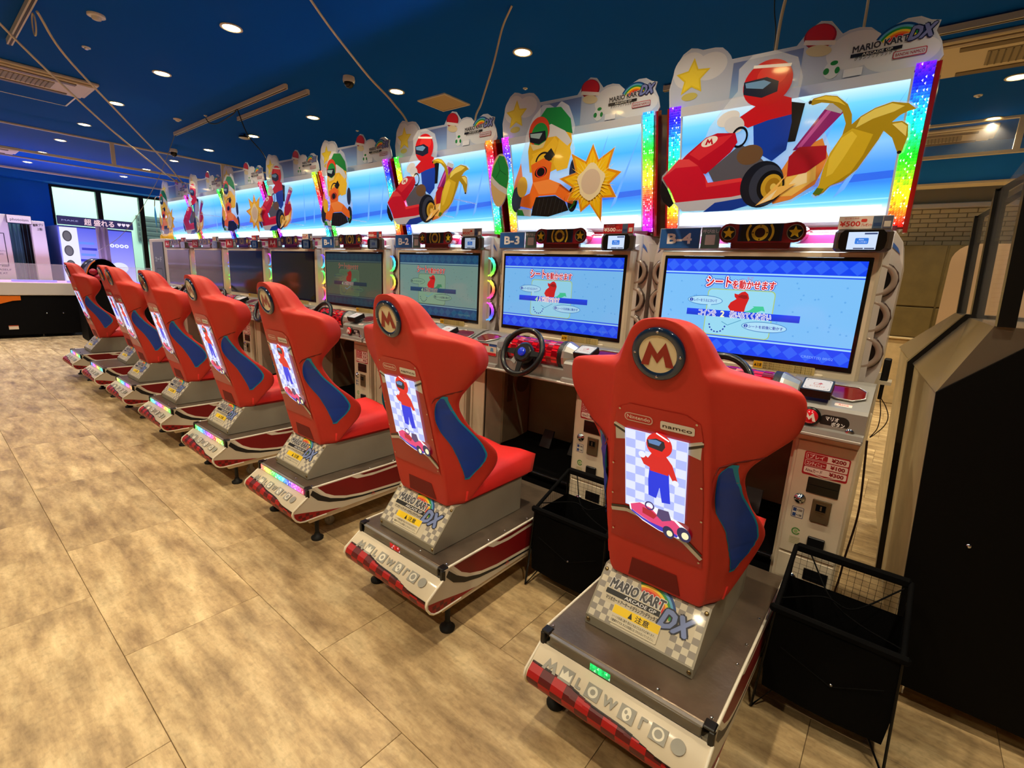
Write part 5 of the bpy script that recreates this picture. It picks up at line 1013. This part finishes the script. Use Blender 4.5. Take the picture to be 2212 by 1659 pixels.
    if k in (1, 4, 7):
        bx = {1: .245, 4: -.52, 7: .19}[k]; bz = 2.11
        def burstp(R, seed=3):
            rr = random.Random(seed); n = 9; L = []
            for i in range(n * 2):
                q = math.pi * i / n + .2; r_ = (R * rr.uniform(.85, 1.25) if i % 2 == 0 else R * .6); L.append((r_ * math.cos(q), r_ * math.sin(q)))
            return L
        part('burst_board', 'h_bu', lambda b: b.prism(burstp(.2), (0, 1.17, 0), XA, ZA, YA, .005), CLB, hd, loc=(bx, 0, bz))
        def burst():
            a = Art(.0001); a.poly([(x * .97, y * .97) for x, y in burstp(.2)], (226, 150, 20)).poly([(x * .82, y * .84) for x, y in burstp(.2)], (246, 200, 20)); rr = random.Random(9)
            for i in range(34):
                q = i * 2 * math.pi / 34; r1 = .11 + rr.random() * .06; a.poly([(.07 * math.cos(q - .05), .07 * math.sin(q - .05)), (r1 * math.cos(q), r1 * math.sin(q)), (.07 * math.cos(q + .05), .07 * math.sin(q + .05))], (252, 226, 90))
            a.poly([(.082 * math.cos(q) * (1 + .12 * math.sin(5 * q)), .09 * math.sin(q) * (1 + .1 * math.cos(4 * q))) for q in [2 * math.pi * i / 30 for i in range(30)]], (236, 226, 190)).ell(0, 0, .06, .066, (214, 196, 178)); return a
        artpart('burst_print', 'h_bup', burst, (0, 1.1694, 0), XA, ZA, ACR, hd, loc=(bx, 0, bz))
        part('acrylic_post', 'h_post3', lambda b: b.tube([(0, 1.175, 0), (0, 1.43, 0)], .005, 6), CLEAR, hd, loc=(bx if k != 4 else bx + .07, 0, bz))
    if k in (1, 6):
        cx = -.36 if k == 1 else .3
        el = [(.075 * math.cos(q) * (1 + .08 * math.sin(q)), .155 * math.sin(q)) for q in [2 * math.pi * i / 26 for i in range(26)]]
        part('disc_board', 'h_disc', lambda b: b.prism(el, (0, 1.10, 0), XA, ZA, YA, .005), CLB, hd, loc=(cx, 0, 2.15))
        def disc():
            a = Art(.0001); a.poly([(x * .96, y * .97) for x, y in el], (196, 170, 120)).poly([(x * .96, y * .97) for x, y in el if y > -.02] + [(-.07, -.03), (.02, -.05), (.07, -.06)][::1], (186, 190, 196)) if 0 else a.poly([(x * .96, y * .97) for x, y in el], (196, 170, 120))
            a.poly([(-.068, .03), (-.05, .09), (-.01, .145), (.03, .135), (.065, .07), (.07, 0), (.06, -.05), (.0, -.02), (-.04, .01)], (34, 130, 60)).poly([(-.07, .04), (-.04, .01), (.0, -.02), (.06, -.05), (.062, -.085), (-.0, -.055), (-.05, -.02), (-.075, .01)], (190, 190, 196)); a.line([(-.02, .13), (.0, .06), (.05, .03)], .003, (16, 80, 40)).line([(.0, .06), (-.03, .02)], .003, (16, 80, 40)); return a
        if k == 1: artpart('disc_print', 'h_discp', disc, (0, 1.0994, 0), XA, ZA, ACR, hd, loc=(cx, 0, 2.15))
        part('acrylic_post', 'h_post4', lambda b: b.tube([(0, 1.105, 0), (0, 1.43, 0)], .005, 6), CLEAR, hd, loc=(cx, 0, 2.15))
for k in range(8): cabinet(k)
# things standing on the cabinets
for k in range(8):
    X = XK(k) + XC; red = k >= 4
    c_, zf = SIGN[k], (182, 26, 44) if red else (24, 92, 170)
    t = thing('number_sign', ('red' if red else 'blue') + ' number sign reading ' + c_ + ' at the top left screen corner', 'sign', (X - .49, 1.275, 1.763), group='cabinet number signs')
    part('sign_plate', 'sgp', lambda b: b.box(0, .212, 0, .008, 0, .104, b=.002), M('sign_edge', (150, 152, 156), .4), t)
    def sg(c_=c_, zf=zf):
        a = Art(); a.rect(.004, .004, .208, .1, zf); a.text(c_, .106, .028, .05, (240, 240, 240), .045, w=.125, align='c'); return a
    artpart('sign_print', 'sga' + c_, sg, (0, -.0006, 0), XA, ZA, PRINTM, t)
    t = thing('call_card', 'small grey green call card beside the ' + c_ + ' sign', 'card', (X - .274, 1.275, 1.763), group='call cards')
    part('card_plate', 'ccp', lambda b: b.box(0, .092, 0, .006, 0, .105, b=.002), M('sign_edge', (150, 152, 156), .4), t)
    def cc():
        a = Art(); a.rect(.004, .004, .088, .101, (88, 128, 122)); a.text('呼び出し', .008, .078, .014, (220, 230, 226), .02, w=.076); a.rrect(.022, .02, .07, .068, .003, (214, 220, 214)); return a
    artpart('card_print', 'cca', cc, (0, -.0006, 0), XA, ZA, PRINTM, t)
    t = thing('payment_terminal', 'black payment terminal with small screen on the ' + c_ + ' cabinet', 'card reader', (X + .4, 1.23, 1.763), group='payment terminals')
    b_ = part('body', 'ptb', lambda b: b.box(-.1, .1, 0, .044, -.012, .078, b=.012), M('terminal_bronze', (70, 58, 48), .3, coat=.5), t)
    part('front_glass', 'ptg', lambda b: b.prism([(-.066 * 1, -.01), (.066, -.01)] + [(.07 + .012 * math.cos(q), .032 + .04 * math.sin(q)) for q in (-.8, 0, .8)] + [(.066, .074), (-.066, .074)] + [(-.07 - .012 * math.cos(q), .032 + .04 * math.sin(q)) for q in (.8, 0, -.8)], (0, -.0015, 0), XA, ZA, YA, .002), M('glass_black', (6, 6, 8), .08, coat=1), t)
    part('stand', 'pts', lambda b: b.box(-.06, .06, .04, .06, .0005, .03, b=.004), DARK, t)
    def ts(k=k):
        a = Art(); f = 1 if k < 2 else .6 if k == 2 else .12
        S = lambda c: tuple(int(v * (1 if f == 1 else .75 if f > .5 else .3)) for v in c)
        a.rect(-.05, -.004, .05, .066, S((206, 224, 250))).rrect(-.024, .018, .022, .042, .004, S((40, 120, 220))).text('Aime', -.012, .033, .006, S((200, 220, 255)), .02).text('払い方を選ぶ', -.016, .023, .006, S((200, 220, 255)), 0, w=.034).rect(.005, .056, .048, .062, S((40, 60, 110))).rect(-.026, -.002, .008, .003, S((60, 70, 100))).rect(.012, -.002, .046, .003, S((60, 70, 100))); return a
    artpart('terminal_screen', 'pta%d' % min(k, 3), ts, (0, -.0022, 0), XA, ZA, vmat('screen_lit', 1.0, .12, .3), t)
    white = k % 2 == 0
    t = thing('price_card', ('white' if white else 'red') + ' ¥500 price card standing on the ' + c_ + ' payment terminal', 'card', (X + .305, 1.245, 1.842), group='price cards')
    part('card_plate', 'pcp', lambda b: b.box(0, .185, 0, .004, -.001, .052), CLR, t)
    def pc(white=white):
        a = Art(); bg = (226, 212, 200) if white else (186, 22, 30); fg = (206, 50, 40) if white else (250, 240, 230)
        a.rect(.001, .001, .184, .051, bg); a.text('¥500', .006, .012, .02, fg, .04, w=.07).text('プレゼント', .08, .012, .009, fg, .02, w=.036).rrect(.078, .028, .098, .04, .004, (206, 50, 30)).text('はじめての方', .02, .04, .006, fg, 0, w=.05).rect(.118, .002, .15, .05, (70, 90, 120)).rect(.122, .01, .147, .024, (30, 60, 110)).rect(.152, .002, .183, .05, (90, 90, 110) if white else (186, 22, 30)).rect(.156, .008, .178, .03, (214, 206, 190)); return a
    artpart('card_print', 'pca%d' % white, pc, (0, -.0006, 0), XA, ZA, PRINTM, t)
# ------------------------------------------------------------ baskets, wires, right game cabinet
def dull(m, v=.12): m.node_tree.nodes['Principled BSDF'].inputs['Specular IOR Level'].default_value = v; return m
FAB = M('black_fabric', (8, 8, 9), .85, bump=.4, bscale=400)
def basket(x, y, w, label, seed):
    t = thing('luggage_basket', label, 'basket', (x, y, 0), 0, group='black folding luggage baskets')
    d = .30; zf, zb = .45, .575; h = w / 2
    body = MB(); n = 8
    sec = [(.08, .02, .05), (.1, 0, 0), (.25, -.012, 0), (.42, 0, 0)]
    vs = []; fs = []
    for z, dx, dy in sec:
        for px, py in ((-h + dx, dy), (-h * .3, dy - .012), (h * .3, dy - .012), (h - dx, dy), (h - dx, d - dy), (h * .3, d - dy), (-h * .3, d - dy), (-h + dx, d - dy)): vs.append((px, py, z))
    for i in range(len(sec) - 1):
        for j in range(n): fs.append((i * n + j, i * n + (j + 1) % n, (i + 1) * n + (j + 1) % n, (i + 1) * n + j))
    fs.append(tuple(range(n))[::-1]); body.add(vs, fs)
    bd = new('fabric_tub', body.mesh('tub', FAB), t)
    new('snap_button', MB().lathe([(.006, 0), (.005, .003), (.0005, .004)], (.02, -.014, .24), axis=(0, -1, 0), n=10).mesh('s', CHROME), bd)
    new('flap_seam', MB().tube([(-h * .8, -.016, .30), (.02, -.018, .235), (h * .85, -.016, .31)], .0014, 5).mesh('f', dull(M('seam_dark', (12, 12, 12), .9))), bd)
    new('front_bar', MB().box(-h - .02, h + .02, -.012, .012, zf - .03, zf, b=.008).mesh('b', FAB), t)
    new('back_bar', MB().box(-h + .0, h, d - .012, d + .012, zb - .035, zb, b=.008).mesh('b', FAB), t)
    for sx in (-1, 1):
        new('side_bar', MB().tube([(sx * h, 0, zf - .012), (sx * h, d, zb - .015)], .009, 8).mesh('b', FAB), t)
        for yy, zz in ((0, zf), (d, zb)):
            new('leg', MB().tube([(sx * (h + .0), yy, zz - .02), (sx * (h + .02), yy + (-.02 if yy == 0 else .02), .006), (sx * (h - .05), yy + (0.01 if yy == 0 else -.01), .12)], .005, 6).mesh('l', M('leg_black', (12, 12, 14), .3, metal=.5)), t)
    net = MB(); NW = 16
    for i in range(NW + 1):
        x_ = -h + w * i / NW; net.tube([(x_, d, .42), (x_, d, zb - .03)], .0007, 3, cap=False)
        net.tube([(-h, d * i / NW, .42), (-h, d * i / NW, zf + (zb - zf) * i / NW - .02)], .0007, 3, cap=False); net.tube([(h, d * i / NW, .42), (h, d * i / NW, zf + (zb - zf) * i / NW - .02)], .0007, 3, cap=False)
    for i in range(6): net.tube([(-h, d, .42 + i * .022), (h, d, .42 + i * .022)], .0007, 3, cap=False)
    nn = new('side_netting', net.mesh('n', FAB), t); nn['kind'] = 'stuff'
    new('elastic_string', MB().tube(bez([(-h, .05, zf), (-h * .3, .14, zf + .02), (h * .2, .15, zf + .01), (h * .9, .27, zb - .03)]), .003, 5).tube(bez([(-h * .7, .29, zb - .03), (-h * .2, .17, zf + .01), (h * .3, .12, zf - .02), (h, .03, zf)]), .003, 5).mesh('e', FAB), t)
basket(.515, .58, .37, 'black folding luggage basket right of the nearest seat, before the dark game cabinet', 1)
basket(-.575, .58, .40, 'black folding luggage basket between the two nearest seats', 2)
t = thing('power_box', 'black power box with wires on the right side of the B-4 cabinet', 'power box', (0, 0, 0))
new('box', MB().box(.472, .50, 1.46, 1.52, 1.2, 1.3, b=.004).mesh('b', DARK), t); new('bracket', MB().box(.4685, .515, 1.44, 1.54, 1.185, 1.2).mesh('b', CREAM), t)
new('plug', MB().box(.476, .492, 1.48, 1.5, 1.11, 1.2, b=.003).mesh('p', DARK), t)
new('wire', MB().tube(bez([(.485, 1.49, 1.12), (.512, 1.5, 1.08), (.53, 1.5, 1.03), (.52, 1.5, .98), (.48, 1.5, .92), (.50, 1.5, .97), (.50, 1.5, 1.04), (.487, 1.5, 1.11)]), .0022, 5).mesh('w', M('brown_wire', (40, 16, 10), .5)), t)
new('wire', MB().tube(bez([(.476, 1.3, .95), (.50, 1.35, .6), (.485, 1.36, .3), (.5, 1.4, .012), (.75, 1.5, .008), (1.1, 1.4, .008)]), .005, 6).mesh('w', M('brown_wire', (40, 16, 10), .5)), t)
t = thing('game_cabinet', 'tall dark framed game cabinet with silver shelf at the right edge', 'arcade machine', (0, 0, 0))
GB = dull(M('cabinet_black', (7, 6, 6), .6)); dull(FAB, .1); dull(BLACKM); GF = M('frame_black', (8, 8, 9), .3, coat=.4); SIL = M('silver_shelf', (150, 136, 120), .22, metal=.7, bump=.15, bscale=8)
CRM = M('cabinet_cream', (196, 178, 140), .5, var=.25, vscale=5)
prof = [(.705, .08), (.645, 1.25), (.835, 1.435), (.90, 1.50), (1.9, 1.50), (1.9, .08)]
new('side_panel', MB().prism(prof, (0, .985, 0), XA, ZA, YA, .015).mesh('s', GB), t)
bd = new('front_panel', MB().prism([(.715, .08), (.655, 1.245), (1.88, 1.245), (1.88, .08)], (0, 1.001, 0), XA, ZA, YA, .925).prism([(.715, .08), (.655, 1.245), (1.88, 1.245), (1.88, .08)], (0, 1.995, 0), XA, ZA, YA, .92).mesh('f', CRM), t)
for y0 in (1.001, 1.995): new('control_shelf', MB().prism([(.645, 1.246), (.75, 1.495), (1.88, 1.495), (1.88, 1.246)], (0, y0, 0), XA, ZA, YA, .92).mesh('c', SIL), t)
new('divider_edge', MB().prism([(.69, .08), (.625, 1.25), (.735, 1.51), (1.9, 1.51), (1.9, .08)], (0, 1.93, 0), XA, ZA, YA, .06).mesh('d', GF), t)
for y0, y1 in ((.99, 1.05), (1.92, 2.0), (2.88, 2.94)):
    new('glass_post', MB().prism([(.755, 1.495), (.80, 1.495), (.775, 2.08), (.73, 2.08)], (0, y0, 0), XA, ZA, YA, y1 - y0).prism([(.73, 2.07), (.775, 2.07), (1.2, 2.42), (1.15, 2.42)], (0, y0, 0), XA, ZA, YA, y1 - y0).mesh('p', GF), t)
for y0, y1 in ((1.05, 1.92), (2.0, 2.88)):
    gl = new('glass_front', MB().prism([(.77, 1.5), (.775, 1.5), (.75, 2.07), (.745, 2.07)], (0, y0, 0), XA, ZA, YA, y1 - y0).mesh('g', GLASS), t)
new('glass_side', MB().prism([(.80, 1.5), (1.88, 1.5), (1.88, 2.4), (1.17, 2.4), (.77, 2.08)], (0, 1.0, 0), XA, ZA, YA, .004).mesh('g', GLASS), t)
new('top_panel', MB().box(1.15, 1.9, .99, 2.94, 2.40, 2.46, b=.01).mesh('t', GF), t); new('rear_post', MB().box(1.8, 1.88, .99, 1.05, 1.5, 2.4).box(1.8, 1.88, 2.88, 2.94, 1.5, 2.4).mesh('r', GF), t)
new('door_lock', MB().lathe([(.008, 0), (.006, .004), (.0005, .004)], (.83, .985, .72), axis=(0, -1, 0), n=12).mesh('k', CHROME), t)
new('dust_strings', MB().tube(bez([(.69, 1.35, .98), (.688, 1.4, .86), (.69, 1.33, .76), (.692, 1.42, .7), (.695, 1.2, .62)]), .0015, 4).tube(bez([(.685, 1.15, 1.1), (.688, 1.25, .98), (.69, 1.18, .9), (.69, 1.32, .84)]), .003, 4).mesh('d', M('dust_dark', (60, 40, 26), .9)), t)
for x, y in ((.75, 1.06), (1.8, 1.06), (.75, 2.8), (1.8, 2.8)):
    c = new('caster', MB().box(-.02, .02, -.02, .02, .045, .08).box(-.018, -.012, -.02, .02, .01, .05).box(.012, .018, -.02, .02, .01, .05).mesh('c', CHROME), t, (x, y, 0))
    new('wheel', MB().lathe([(.024, -.011), (.027, -.007), (.027, .007), (.024, .011)], (0, 0, .0275), axis=XA, n=18).mesh('w', M('caster_white', (200, 184, 150), .5)), c)
for ch in t.children:
    if not ch.name.startswith('caster'):
        for v in ch.data.vertices: v.co.x -= .07 * (v.co.y - .99) * min(1, max(0, (1.47 - v.co.z) / .22))
# ------------------------------------------------------------ far left: hockey table, booths, small machines
PUR = M('violet_led', (120, 110, 255), .3, emit=(120, 104, 255), es=1.6); PINK = M('pink_led', (240, 150, 220), .3, emit=(236, 150, 226), es=.9)
t = thing('hockey_table', 'long black arcade table with glowing violet top behind the far seats', 'game table', (0, 0, 0))
new('body', MB().box(-13.3, -12.4, -2.6, 2.35, .06, .80, b=.01).mesh('b', GB), t); new('rim', MB().box(-13.32, -12.38, -2.62, 2.37, .80, 1.04, b=.01).mesh('r', M('rim_cream', (206, 196, 180), .4)), t)
new('play_field', MB().box(-13.25, -12.45, -2.55, 2.3, 1.04, 1.05).mesh('f', PINK), t)
for a, b_ in ((-.05, .58), (.72, 1.45), (1.55, 2.28), (-1.9, -.2)): new('light_bar', MB().box(-12.47, -12.42, a, b_, 1.05, 1.085, b=.004).mesh('l', PUR), t)
new('clear_guard', MB().box(-12.41, -12.405, -2.6, 2.35, 1.04, 1.38).box(-13.3, -13.295, -2.6, 2.35, 1.04, 1.38).mesh('g', GLASS), t); new('guard_edge', MB().box(-12.412, -12.403, -2.6, 2.35, 1.378, 1.386).mesh('g', CLEAR), t)
OR = M('orange_panel', (222, 108, 10), .4)
new('orange_panel', MB().prism([(-2.5, .79), (.03, .79), (.03, .71), (-.08, .70), (-.3, .63), (-.5, .60), (-2.5, .60)], (-12.395, 0, 0), YA, ZA, XA, .006).mesh('o', OR), t); new('orange_panel', MB().prism([(1.6, .79), (2.3, .79), (2.3, .63), (1.66, .66)], (-12.395, 0, 0), YA, ZA, XA, .006).mesh('o', OR), t)
artpart('warning_label', 'hk_l', lambda: Art().rect(0, 0, .13, .075, (226, 206, 176)).rect(.0, .058, .13, .075, (190, 80, 40)), (-12.392, -.19, .17), YA, ZA, PRINT, t)
for y in (-2.4, -.9, .28, .74, 1.6, 2.2): new('foot', MB().lathe([(.03, 0), (.03, .012), (.012, .02), (.012, .07)], (-12.5, y, 0), n=12).mesh('f', GREY), t)
for y in (.36, .6): new('latch', MB().lathe([(.012, 0), (.009, .004), (.0005, .005)], (-12.4, y, .46), axis=XA, n=12).mesh('f', CHROME), t)
link_light('play_field_glow', 'AREA', (-12.85, 0, 1.5), 42, (.42, .42, 1.0), shape='RECTANGLE', size=.6, size_y=4.0).rotation_euler = (math.pi, 0, 0)  # lamp added above the table to turn the left ceiling violet-blue
t = thing('photo_booth', 'pale photo booth with dark curtain and small name board by the blue wall', 'photo booth', (0, 0, 0)); BW = M('booth_white', (206, 196, 184), .55)
new('side_wall', MB().box(-14.6, -13.5, -1.4, .14, .02, 2.3, b=.01).mesh('s', BW), t); new('end_wall', MB().box(-14.6, -13.42, .45, .66, .02, 2.22, b=.01).mesh('s', BW), t)
new('curtain', MB().add([(-13.6 + .025 * math.sin(i * 1.3), .14 + .31 * i / 24, z) for z in (.3, 2.14) for i in range(25)], [(i, i + 1, 26 + i, 25 + i) for i in range(24)], 0, True).mesh('c', M('curtain_teal', (52, 92, 96), .8)), t)
new('opening_shade', MB().box(-13.66, -13.58, .32, .45, .1, 2.14).mesh('d', BLACKM), t)  # solid black block painted in for the shade of the gap beside the curtain
nb = new('name_board', MB().box(-13.5, -13.40, .12, .47, 2.14, 2.30, b=.004).mesh('n', DARK), t)
artpart('name_print', 'pb_n', lambda: Art().rect(.005, .008, .345, .152, (226, 216, 200)).text('photoism', .175, .05, .05, (60, 60, 56), .01, w=.26, align='c'), (-13.398, .12, 2.14), YA, ZA, PRINT, nb)
artpart('poster', 'pb_p', lambda: Art().rect(0, 0, .5, .62, (30, 28, 28)).rect(.012, .012, .488, .608, (206, 196, 184)).text('PHOTO', .38, .26, .03, (90, 90, 90), .0, w=.1).text('LIFE', .38, .2, .03, (90, 90, 90), .0), (-13.498, -.44, 1.32), YA, ZA, PRINT, t)
artpart('slogan', 'pb_s', lambda: Art().text('KEEP', .32, .14, .035, (50, 50, 54), .03).text('YOURSELF', .12, .07, .035, (50, 50, 54), .03, w=.32).text('ALIVE AT', .16, 0, .035, (50, 50, 54), .03, w=.22), (-13.498, -.36, 1.15), YA, ZA, PRINT, t)
artpart('event_print', 'pb_e', lambda: Art().text('最新プリ', .0, .05, .04, (50, 46, 50), .02, w=.15, rot=8).text('上陸!', .05, -.02, .04, (50, 46, 50), .02, w=.08), (-13.418, .485, 2.06), YA, ZA, PRINT, t)
t = thing('sticker_photo_booth', 'glowing white and violet photo sticker booth below the first two windows', 'photo booth', (0, 0, 0))
new('booth_body', MB().box(-14.8, -13.42, .84, 2.1, .02, 2.18, b=.01).mesh('b', M('booth_violet', (70, 80, 150), .4)), t)
def pk():
    a = Art(.0004); a.grad(0, 0, 1.24, 2.1, [(0, (120, 130, 240)), (.4, (206, 210, 255)), (.7, (150, 150, 250)), (1, (90, 100, 235))]); a.rect(.02, .0, .3, 2.1, (236, 236, 250))
    for z in (1.92, 1.62, 1.32): a.ell(.13, z, .075, .11, (60, 60, 66)).ell(.13, z, .055, .09, (100, 98, 104))
    a.ell(.14, 1.08, .05, .05, (196, 40, 90)); a.ell(.95, 1.3, .16, .12, (226, 230, 255)).ell(.85, .9, .2, .14, (110, 110, 200)).poly([(.7, 1.05), (.95, .8), (1.1, 1.1)], (130, 170, 250))
    for i in range(5): a.ring(.78 + i * .085, 1.78, .04, .015, (236, 240, 255), 16)
    for i in range(7): a.rect(.3 + .02 * (i % 3), 1.05 + i * .12, .56 + .03 * (i % 2), 1.1 + i * .12, (40, 50, 200) if i % 2 else (96, 140, 255))
    return a
artpart('lit_front', 'pk_f', pk, (-13.415, .85, .05), YA, ZA, vmat('booth_lit', 1.0, .3), t)
bn = new('banner', MB().box(-13.45, -13.36, .86, 2.12, 2.2, 2.37, b=.004).mesh('n', M('banner_navy', (30, 30, 80), .5)), t)
artpart('banner_print', 'pk_b', lambda: Art(.0004).rect(.0, .0, 1.26, .17, (28, 28, 84)).text('超 盛れる', .42, .03, .1, (236, 200, 214), .03, w=.5).text('♥♥♥', .98, .06, .05, (236, 220, 240), .0, w=.22).text('MAKE', .06, .07, .03, (150, 150, 200), .03, w=.26), (-13.358, .86, 2.2), YA, ZA, vmat('booth_lit', 1.0, .3), bn)
new('grey_drape', MB().add([(-13.2 + .03 * math.sin(i * 1.1), 1.42 + .2 * i / 12, z) for z in (1.06, 2.2) for i in range(13)], [(i, i + 1, 14 + i, 13 + i) for i in range(12)], 0, True).mesh('d', M('drape_grey', (120, 104, 112), .8)), t)
t = thing('capsule_game', 'small dark rounded game machine with red toys behind the farthest seats', 'arcade machine', (0, 0, 0))
new('body', MB().box(-11.9, -11.3, .75, 1.42, 0, 1.06, b=.02).mesh('b', GB), t)
new('hood', MB().add([(x, 1.08 + .27 * math.cos(q), 1.04 + .5 * math.sin(q) ** .8) for x in (-11.9, -11.3) for q in [math.pi * i / 16 for i in range(17)]], [(i, i + 1, 18 + i, 17 + i) for i in range(16)] + [tuple(range(17))], 0, True).mesh('h', M('hood_black', (20, 18, 18), .3, coat=.6)), t)
for i, (y, z) in enumerate(((.86, 1.15), (.92, 1.3), (.98, 1.2))): new('toy', MB().lathe([(.01, -.06), (.05, -.04), (.065, 0), (.05, .04), (.01, .06)], (-11.24, y, z), n=12).mesh('t', M('toy_red', (150, 16, 40), .3)), t)
new('orange_trim', MB().tube([(-11.28, 1.08 + .27 * math.cos(q), 1.04 + .49 * math.sin(q) ** .8) for q in [math.pi * i / 16 for i in range(10, 17)]], .01, 6).mesh('o', OR), t)
new('lit_display', MB().box(-11.3, -11.28, 1.12, 1.36, .85, 1.02).mesh('l', M('display_lit', (250, 220, 160), .3, emit=(250, 214, 150), es=1.2)), t)
t = thing('card_vending_unit', 'grey panelled vending unit with white frame left of the A-1 cabinet', 'vending machine', (0, 0, 0))
new('frame', MB().box(-9.3, -8.5, 1.32, 1.8, .02, 1.9, b=.01).mesh('f', M('vend_white', (196, 184, 176), .5)), t); new('grey_face', MB().box(-9.1, -8.62, 1.305, 1.32, .3, 1.85).mesh('g', M('vend_grey', (84, 92, 106), .4)), t)
artpart('face_print', 'vd_p', lambda: Art().text('カード', .08, .95, .07, (190, 196, 206), .03, w=.3).rrect(.1, .4, .38, .85, .03, (60, 66, 80)).rrect(.12, .42, .36, .83, .02, (96, 104, 118)), (-9.1, 1.3045, .6), XA, ZA, PRINT, t)
new('side_print', MB().box(-9.28, -9.14, 1.312, 1.319, .3, 1.8).mesh('g', M('vend_label', (206, 196, 190), .5)), t)
new('yellow_dome', MB().lathe([(.14, 0), (.14, .05), (.1, .11), (.02, .13)], (-8.86, 1.5, 1.9), n=16).mesh('y', M('dome_yellow', (226, 170, 40), .4)), t)
t = thing('hanging_banner', 'small blue pennant hanging from a curved wire left of the A-1 header', 'banner', (0, 0, 0))
new('wire_arm', MB().tube(bez([(-8.56, 1.5, 1.9), (-8.56, 1.42, 2.3), (-8.58, 1.33, 2.5), (-8.7, 1.3, 2.5), (-8.78, 1.3, 2.38)]), .006, 6).mesh('w', CHROME), t); new('pennant', MB().prism([(0, 0), (.05, .18), (0, .34), (-.05, .18)], (-8.78, 1.3, 2.06), XA, ZA, YA, .004).mesh('p', M('pennant_blue', (40, 130, 190), .5)), t)
new('cord', MB().tube([(-8.78, 1.3, 2.06), (-8.78, 1.3, 1.98)], .004, 5).mesh('c', GREY), t)
